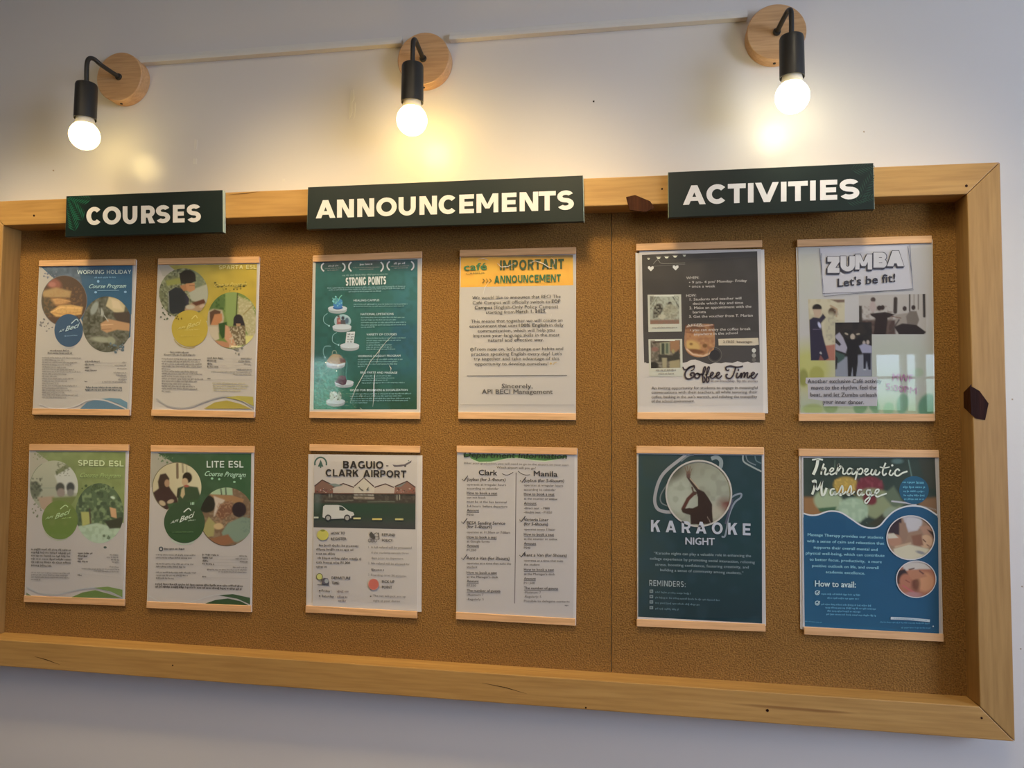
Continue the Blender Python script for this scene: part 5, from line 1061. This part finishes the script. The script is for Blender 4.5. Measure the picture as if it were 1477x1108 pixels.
A.grid([(410, 360), (795, 352), (795, 583), (412, 583)], 'a2988a', [('p', [(410, 500), (620, 500), (620, 585), (410, 585)], '4c3830', 14), ('m', 12, '6c5848', .5, 3, (420, 420, 620, 585)), ('l', [(620, 380), (618, 455)], 22, '3c3028', 5), ('l', [(700, 355), (700, 450)], 8, '3c342c', 4), ('l', [(725, 355), (725, 420)], 5, '7c7264', 4), ('l', [(750, 355), (750, 440)], 5, '5c5248', 4), ('l', [(782, 355), (784, 480)], 14, '2c2420', 4), ('e', 492, 385, 14, 14, 0, '4c3c34', 5), ('e', 490, 425, 18, 30, 0, 'a08c80', 6), ('p', [(410, 420), (428, 420), (430, 520), (410, 520)], '3c342c', 6),
   ('e', 528, 432, 14, 14, 0, '34241e', 4), ('e', 546, 430, 12, 14, 0, '34241e', 4), ('p', [(478, 465), (560, 455), (620, 470), (575, 490), (565, 585), (495, 585), (505, 490), (478, 475)], '2e201c', 5), ('p', [(620, 470), (690, 460), (700, 585), (620, 560)], '8c8070', 8), ('e', 672, 436, 12, 14, 0, '3c2e28', 4), ('e', 722, 430, 12, 14, 0, '34261f', 4), ('p', [(680, 480), (700, 450), (740, 450), (755, 500), (740, 540), (690, 550)], '6e6254', 6), ('p', [(612, 540), (660, 520), (740, 530), (795, 570), (780, 585), (640, 585)], '2c201c', 6), ('l', [(640, 500), (600, 560)], 8, '4c4038', 5), ('l', [(600, 480), (650, 490)], 5, '6c4c3c', 4)])
A.grid([(276, 516), (484, 514), (486, 824), (276, 824)], '262320', [('p', [(276, 720), (486, 690), (486, 826), (276, 826)], '807f82', 10), ('m', 30, '3c3028', .5, 4, (276, 514, 486, 620)), ('p', [(276, 590), (300, 572), (320, 600), (345, 660), (335, 690), (276, 670)], '948c90', 6), ('p', [(276, 600), (310, 640), (300, 650), (276, 630)], '24201f', 4), ('p', [(276, 680), (330, 700), (325, 770), (276, 740)], '3c5046', 8), ('p', [(276, 760), (330, 720), (340, 826), (276, 826)], '808184', 6), ('p', [(276, 700), (290, 720), (285, 780), (276, 785)], '20201e', 4),
   ('e', 375, 597, 13, 17, 0, 'a4937c', 4), ('e', 398, 585, 0.1, .1, 0, 'a4937c', 3), ('l', [(335, 578), (345, 582)], 9, 'a09078', 4), ('l', [(400, 583), (412, 580)], 8, 'a09078', 4), ('p', [(325, 590), (350, 612), (400, 610), (440, 585), (430, 620), (405, 650), (405, 740), (395, 824), (378, 824), (375, 770), (365, 824), (348, 824), (345, 720), (345, 650)], '1f1b1c', 4),
   ('e', 462, 628, 9, 12, 0, 'a09080', 4), ('e', 440, 632, 8, 12, 0, 'a09080', 4), ('p', [(412, 650), (440, 635), (486, 650), (486, 690), (430, 690)], '8c8894', 6), ('p', [(435, 690), (480, 690), (478, 785), (465, 785), (455, 730), (448, 785), (438, 780)], '22202a', 4), ('l', [(440, 784), (450, 784)], 5, 'b0aca8', 3)])
A.poly([(108, 830), (518, 826), (520, 900), (514, 992), (210, 994), (205, 962), (122, 950), (118, 868), (106, 862)], 'aaa29c')
for (t_, x0, y0, x1, y1) in (('Another exclusive Café activity', 118, 862, 540, 860), ('move to the rhythm, feel the', 140, 898, 512, 897), ('beat, and let Zumba unleash', 135, 938, 514, 940), ('your inner dancer.', 206, 978, 440, 982)): A.T(t_, x0, y0, x1, y1, 23, '544e4c', .02)
A.T('MWF', 604, 848, 716, 856, 42, 'a06c84', .02); A.T('5:00PM', 566, 898, 740, 924, 36, 'a06c84', .02)

# ---- activity 3: karaoke night
A, _ = mk((905, 635, 3.886), [(917.9, 643.5), (1101.9, 645.3), (918.4, 903.9), (1104.4, 911.6)],
    [(51, 40), (766, 45), (776, 1042), (54, 1037)], [(55, 45), (762, 50), (772, 1035), (57, 1010)], 'a8a0a4',
    'dark blue KARAOKE NIGHT poster with a singer in a round photo')
A.grid([(62, 78), (753, 86), (755, 1028), (60, 990)], '203a42', [('g', (300, 200), (60, 200), '344644', .9), ('e', 200, 130, 170, 70, 0, '3a4644', 120, .7), ('e', 690, 500, 120, 240, 0, '1c3e44', 180, .7), ('g', (400, 800), (400, 1000), '1c333c', .6), ('p', [(62, 520), (230, 520), (250, 990), (62, 990)], '30444c', 60, .5), ('m', 60, '2c4450', .4, 3)], 'navy_print', 2.0)
A.curve([(330, 82), (200, 190), (155, 310), (165, 380), (215, 402), (270, 400)], 18, '8c8890', 8, False); A.curve([(250, 210), (190, 300), (190, 350), (230, 370)], 7, '6a6c70', 8, False)
A.curve([(470, 104), (500, 96), (524, 116), (522, 150), (505, 160)], 22, '7a828a', 8, False); A.curve([(300, 118), (340, 88), (372, 82)], 10, '6c7078', 6, False)
A.curve([(648, 84), (652, 120), (700, 150), (752, 176)], 9, '8c9094', 6, False); A.curve([(664, 86), (676, 118), (720, 140)], 6, '6c747c', 6, False); A.curve([(715, 88), (722, 115), (750, 130)], 7, '5c6c74', 6, False)
A.curve([(560, 340), (600, 310), (636, 300), (634, 322), (600, 352), (570, 420), (556, 500), (545, 540), (528, 540)], 10, '7a8090', 8, False); A.curve([(590, 330), (570, 400), (550, 470)], 12, '4c4c60', 6, False)
A.disc(400, 298, 182, 180, '8f8e86', [('g', (400, 250), (300, 120), '6c675c', .9), ('m', 60, '7c7a6e', .5, 3), ('e', 290, 300, 80, 90, 0, '9a9c94', 60, .7), ('e', 500, 230, 120, 90, 0, '8a8a80', 60, .6), ('e', 560, 370, 50, 40, 30, '6a3430', 40, .9), ('e', 480, 420, 80, 60, 0, 'a09488', 50, .6), ('e', 260, 180, 60, 40, -30, '504c42', 40, .8), ('m', 30, '74746a', .4, 8),
    ('l', [(340, 205), (395, 285), (430, 340)], 17, '3c2c28', 4), ('l', [(352, 215), (410, 285)], 6, 'a08c7c', 4), ('e', 342, 192, 12, 20, 0, '5c4440', 4), ('l', [(336, 190), (322, 152)], 5, '6c5448', 3), ('l', [(342, 185), (336, 145)], 5, '6c5448', 3), ('l', [(346, 185), (352, 148)], 5, '6c5448', 3), ('l', [(350, 190), (362, 160)], 4, '6c5448', 3),
    ('p', [(395, 320), (385, 290), (400, 275), (430, 290), (455, 325), (475, 360), (475, 400), (480, 470), (355, 472), (352, 420), (320, 410), (300, 390), (345, 380), (395, 385)], '34241f', 4), ('l', [(372, 298), (340, 330), (312, 385)], 20, '543028', 5), ('l', [(318, 395), (360, 400), (400, 380)], 26, '38261f', 5), ('l', [(362, 265), (372, 300)], 8, '4c342c', 4), ('e', 378, 298, 10, 10, 0, '4c342c', 4), ('l', [(448, 430), (470, 470)], 3, '8c7c74', 3)])
A.ring(400, 299, 183, 184, 9, 'a8a0a0', 0, 360, True)
A.block('KARAOKE', 132, 513, 690, 534, 66, 'a4a4b4', .23, .5); A.T('NIGHT', 326, 584, 488, 588, 38, 'a4a4b4', .035)
for (t_, x0, y0, x1, y1) in (('“Karaoke nights can play a valuable role in enhancing the', 148, 640, 693, 656), ('college experience by promoting social interaction, relieving', 126, 670, 714, 692), ('stress, boosting confidence, fostering creativity, and', 156, 704, 680, 720), ('building a sense of community among students.”', 184, 734, 650, 752)): A.T(t_, x0, y0, x1, y1, 15, '84909a', .008)
A.block('REMINDERS:', 123, 816, 326, 824, 32, '98a0a8', .17, .28)
for i, (y, w) in enumerate(((852, 200), (882, 362), (912, 248), (944, 130))): A.rect(124, y - 14, 144, y + 4, '7c8890', True); A.rect(129, y - 9, 139, y - 1, '3a4c56', True); A.scrib(156, y + 4, 156 + w, y + 4 + w * .045, 10, '5f7480', i)

# ---- activity 4: therapeutic massage
A, _ = mk((1140, 640, 3.756), [(1152, 647.5), (1354.3, 649.3), (1160, 915.6), (1361.5, 926.2)],
    [(46, 32), (805, 40), (829, 1072), (54, 1006)], [(60, 45), (798, 50), (818, 1040), (66, 1000)], 'a09aa4',
    'blue Therapeutic Massage poster with two round photos')
A.grid([(70, 400), (800, 400), (806, 1030), (78, 990)], '164d72', [('g', (200, 500), (90, 950), '245a7c', .6), ('g', (600, 850), (800, 1000), '174668', .5), ('m', 90, '195278', .3, 4)], 'blue_print', 2.2)
wave = [(72, 378), (110, 388), (150, 385), (200, 368), (240, 366), (280, 376), (330, 408), (380, 442), (420, 456), (460, 456), (490, 440), (520, 405), (560, 368), (610, 345), (660, 337), (710, 342), (750, 358), (795, 388)]
V_ = [(70, 76), (783, 78)]
sh = [('m', 50, '2c3a36', .5, 3), ('p', [(70, 290), (140, 290), (200, 400), (70, 400)], '86603c', 20), ('e', 300, 225, 66, 46, 0, '9c8038', 14), ('m', 9, 'b89440', .6, 4, (240, 190, 360, 280)), ('e', 430, 235, 74, 58, 0, '6c2c38', 14), ('m', 12, '84404c', .5, 5, (360, 185, 500, 300)), ('e', 205, 310, 78, 62, 10, '8a947c', 14), ('p', [(150, 350), (250, 342), (240, 372), (160, 370)], '3c5c44', 8), ('e', 480, 330, 130, 80, 20, '7c8064', 16), ('e', 340, 360, 82, 68, 0, '8a9a88', 12), ('m', 18, 'a0ac9c', .5, 8, (265, 300, 420, 430)), ('e', 430, 300, 40, 30, 30, '6c2c34', 10), ('p', [(500, 280), (560, 230), (620, 330), (560, 350)], '5a6454', 14), ('p', [(420, 440), (500, 380), (540, 380), (490, 450)], '3e3c30', 12), ('e', 540, 372, 40, 26, -30, '7c8474', 10), ('l', [(550, 312), (620, 320), (680, 330)], 7, 'b0a8b8', 4), ('l', [(640, 90), (660, 190)], 6, '5c706c', 4), ('l', [(242, 90), (240, 130)], 4, '5c6c60', 4), ('p', [(690, 300), (795, 290), (795, 380), (700, 340)], '7a5a40', 18), ('p', [(690, 78), (795, 78), (790, 250), (740, 240)], '3c3e38', 16), ('l', [(700, 335), (790, 358)], 4, '8a8484', 4), ('e', 580, 95, 30, 14, 0, '5c7478', 10, .7)]
nx_ = 160; ny_ = 60; PP = []
wx = np.array([p_[0] for p_ in wave]); wy = np.array([p_[1] for p_ in wave])
for j in range(ny_ + 1):
    for i in range(nx_ + 1):
        u = i / nx_; v = j / ny_; xt = 70 + 713 * u; xb_ = 72 + 723 * u; yb_ = float(np.interp(xb_, wx, wy)); PP.append((xt + (xb_ - xt) * v, 77 + (yb_ - 77) * v))
PP = np.array(PP); A.part('flowers_print', PP, [(j * (nx_ + 1) + i, j * (nx_ + 1) + i + 1, (j + 1) * (nx_ + 1) + i + 1, (j + 1) * (nx_ + 1) + i) for j in range(ny_) for i in range(nx_)], paint(PP[:, 0], PP[:, 1], '34403c', sh))
tri_ = [(72, 404)] + [(x, y + 2) for x, y in wave] + [(800, 404)]
A.poly([(x, y) for x, y in wave[:6]] + [(330, 410), (72, 410)], '194f74'); A.poly([(560, 366), (610, 345), (660, 337), (710, 342), (750, 358), (796, 388), (798, 410), (516, 410)], '194e74')
A.poly([(330, 404), (380, 442), (420, 456), (380, 470), (300, 470), (300, 404)], '184f74')
A.curve(wave, 8, 'b4b0bc', 5, False)
A.ell(670, 252, 80, 76, '205474')
for i, y in enumerate((214, 240, 262, 284, 304)): A.scrib(608 + i * 2, y, 732 - i * 2, y + 1, 12 if i < 2 else 9, '5a9ab8', i)
Wt = 'bfc0bc'
# brush script title
A.curve([(118, 88), (150, 84), (176, 88)], 9, Wt); A.curve([(150, 84), (142, 125), (124, 168)], 16, Wt)
A.curve([(182, 108), (172, 140), (166, 168)], 9, Wt); A.curve([(168, 150), (184, 132), (192, 140), (186, 164), (200, 166), (212, 152)], 9, Wt)
A.curve([(206, 158), (228, 148), (234, 136), (222, 134), (212, 152), (222, 168), (244, 158), (252, 148)], 8, Wt)
A.curve([(248, 168), (262, 112), (258, 124), (272, 122), (282, 130)], 8, Wt); A.curve([(258, 150), (276, 128), (286, 140), (284, 160), (296, 164), (308, 150)], 8, Wt)
A.curve([(336, 138), (320, 134), (308, 150), (314, 166), (330, 156), (338, 138), (334, 162), (346, 164), (358, 148)], 8, Wt)
A.curve([(366, 134), (360, 165), (352, 196)], 9, Wt); A.curve([(362, 150), (380, 134), (392, 144), (384, 164), (368, 164)], 8, Wt)
A.curve([(396, 160), (416, 150), (420, 138), (408, 138), (402, 156), (412, 170), (430, 160)], 8, Wt)
A.curve([(444, 138), (436, 160), (448, 168), (464, 142), (460, 166), (474, 168), (486, 152)], 9, Wt)
A.curve([(516, 104), (500, 150), (506, 172), (522, 160)], 9, Wt); A.curve([(484, 126), (510, 132), (538, 126)], 6, Wt)
A.curve([(544, 142), (536, 164), (548, 172), (560, 158)], 8, Wt); A.ell(552, 118, 6, 6, Wt, text=True)
A.curve([(592, 148), (582, 138), (568, 150), (568, 168), (584, 174), (606, 160), (634, 150)], 9, Wt)
A.curve([(118, 208), (136, 202), (130, 240), (118, 276)], 13, Wt); A.curve([(132, 212), (146, 250), (172, 202)], 11, Wt); A.curve([(172, 202), (168, 240), (172, 278), (184, 272), (196, 240)], 12, Wt)
A.curve([(240, 246), (222, 248), (216, 268), (226, 280), (242, 260), (240, 276), (256, 270)], 8, Wt)
for x in (276, 322): A.curve([(x - 16, 272), (x + 4, 228), (x + 8, 258), (x - 2, 280), (x - 14, 272), (x + 12, 272), (x + 26, 258)], 8, Wt)
A.curve([(388, 252), (372, 250), (364, 268), (374, 282), (388, 266), (388, 280), (402, 272)], 8, Wt)
A.curve([(436, 252), (418, 252), (412, 268), (424, 280), (436, 262), (430, 300), (412, 324), (404, 312), (424, 292), (452, 276)], 8, Wt)
A.curve([(450, 280), (476, 262), (478, 248), (464, 252), (458, 272), (470, 288), (492, 280), (522, 270)], 8, Wt)
for (t_, x0, y0, x1, y1) in (('Massage Therapy provides our students', 94, 500, 504, 516), ('with a sense of calm and relaxation that', 90, 534, 508, 548), ('supports their overall mental and', 126, 568, 472, 582), ('physical well-being, which can contribute', 84, 600, 510, 614), ('to better focus, productivity,  a more', 104, 634, 495, 648), ('positive outlook on life, and overall', 118, 668, 478, 680), ('academic excellence.', 192, 702, 404, 710)): A.T(t_, x0, y0, x1, y1, 15, '86b4cc', .012)
A.T('How to avail:', 134, 774, 354, 780, 32, 'a8b6c4', .03)
for y in (808, 864): A.ring(146, y, 11, 11, 4, 'a0b4c4', 45, 405, True); A.line([(140, y), (146, y + 6), (160, y - 10)], 4, 'b4c4d0')
for i, (a, y, w) in enumerate(((168, 818, 215), (200, 840, 175), (168, 874, 270), (190, 892, 280), (200, 910, 180), (195, 928, 272))): A.scrib(a, y, a + w, y + w * .03, 9, '5c92b4', i)
A.curve([(544, 946), (640, 950), (756, 960)], 14, 'a8b0c0'); A.scrib(560, 948, 740, 960, 5, '6c84a0', 3); A.scrib(485, 970, 758, 978, 7, '4c86a8', 4); A.scrib(600, 1000, 760, 1002, 7, '4c86a8', 5); A.ell(774, 990, 4, 4, 'a8b0c0', text=True); A.scrib(78, 964, 170, 972, 6, '4c86a8', 6)
A.disc(652, 510, 128, 118, '8a6c5c', [('p', [(520, 400), (600, 400), (610, 500), (560, 490), (520, 480)], '3c2c34', 8), ('p', [(605, 392), (700, 400), (690, 470), (640, 480)], 'a49aa4', 10), ('e', 670, 425, 44, 44, 0, 'a8a0aa', 12), ('p', [(590, 430), (625, 430), (635, 500), (620, 540), (590, 520)], '86685a', 8), ('e', 565, 525, 38, 32, 20, '9c7260', 10), ('p', [(525, 490), (560, 485), (585, 510), (530, 515)], 'b0a49c', 6), ('p', [(700, 450), (760, 440), (780, 500), (720, 490)], '9a7464', 8), ('e', 735, 530, 36, 36, -30, 'b08c74', 8), ('l', [(720, 520), (732, 532)], 6, '5c3c30', 4), ('l', [(740, 548), (752, 556)], 5, '6c4438', 4), ('p', [(655, 500), (710, 490), (720, 550), (670, 560)], '7c5444', 10), ('p', [(740, 465), (780, 480), (785, 530), (770, 500)], '3c2c2c', 6), ('p', [(560, 570), (640, 545), (790, 580), (760, 640), (560, 620)], 'b0a494', 10), ('e', 705, 590, 25, 8, 15, '7c7880', 6), ('l', [(570, 560), (650, 540)], 10, 'a88c78', 8)])
A.ring(652, 510, 129, 119, 6, 'b4acb4', 0, 360, True)
A.disc(682, 735, 106, 98, '96604c', [('p', [(600, 650), (640, 638), (720, 640), (770, 680), (700, 680), (620, 690)], 'aca0a0', 10), ('p', [(580, 690), (620, 680), (640, 710), (600, 760), (580, 760)], '3a2c30', 8), ('e', 625, 745, 34, 40, 0, '9c6450', 12), ('e', 730, 750, 50, 52, 0, 'b07c5c', 18), ('e', 680, 760, 22, 40, 0, '5c3428', 18, .8), ('p', [(640, 680), (720, 690), (740, 720), (660, 740), (640, 710)], 'a06c54', 10), ('l', [(700, 690), (720, 705)], 7, '5c3c3c', 4), ('l', [(645, 682), (670, 676)], 6, '4c3430', 4), ('l', [(610, 770), (640, 790), (670, 805)], 8, 'a8545c', 5), ('e', 660, 820, 50, 16, 0, '9c7074', 10), ('l', [(625, 740), (645, 752)], 5, '7c4038', 4)])
A.ring(682, 735, 107, 99, 5, 'b4acb4', 0, 360, True)


# ------------------------------------------------------------------ flush queued font text
texts = []
for (A, txt, x0, y0, x1, y1, h, c, bold, slant, fit) in LETTERS:
    cu = bpy.data.curves.new('t', 'FONT'); cu.body = txt; cu.size = 1;  cu.resolution_u = 2; cu.shear = slant
    o = bpy.data.objects.new('t', cu); col.objects.link(o); texts.append(o)
cu = bpy.data.curves.new('t', 'FONT'); cu.body = 'H'; cu.size = 1; oh = bpy.data.objects.new('t', cu); col.objects.link(oh)
bpy.context.view_layer.update()
dg_ = bpy.context.evaluated_depsgraph_get()
capH = max(v.co.y for v in oh.evaluated_get(dg_).to_mesh().vertices)
arts = []
for o, (A, txt, x0, y0, x1, y1, h, c, bold, slant, fit) in zip(texts, LETTERS):
    me = o.evaluated_get(dg_).to_mesh()
    n = len(me.vertices)
    if n:
        co = np.empty(n * 3); me.vertices.foreach_get('co', co); co = co.reshape(-1, 3)
        xa, xb = co[:, 0].min(), co[:, 0].max(); u = (co[:, 0] - xa) / (xb - xa)
        if fit: v = (co[:, 1] - co[:, 1].min()) / (co[:, 1].max() - co[:, 1].min())
        else: v = co[:, 1] / capH
        P_ = np.stack([x0 + u * (x1 - x0), y0 + u * (y1 - y0) - v * h], 1)
        fcs = [tuple(p.vertices) for p in me.polygons]; cc = np.repeat(c[None, :], n, 0); d = bold * .95 * h
        for k, (dx, dy) in enumerate([(0, 0)] if bold < .003 else [(-d, 0), (d, 0)] if bold < .02 else [(-d, 0), (d, 0), (0, -d * .8), (0, d * .8)]):
            A.add(P_ + np.array([[dx, dy]]), fcs, cc, True, A.off + .0014 + k * .00002)
    if A not in arts: arts.append(A)
for o in texts + [oh]:
    d = o.data; bpy.data.objects.remove(o); bpy.data.curves.remove(d)
for A in ARTS: A.finish()
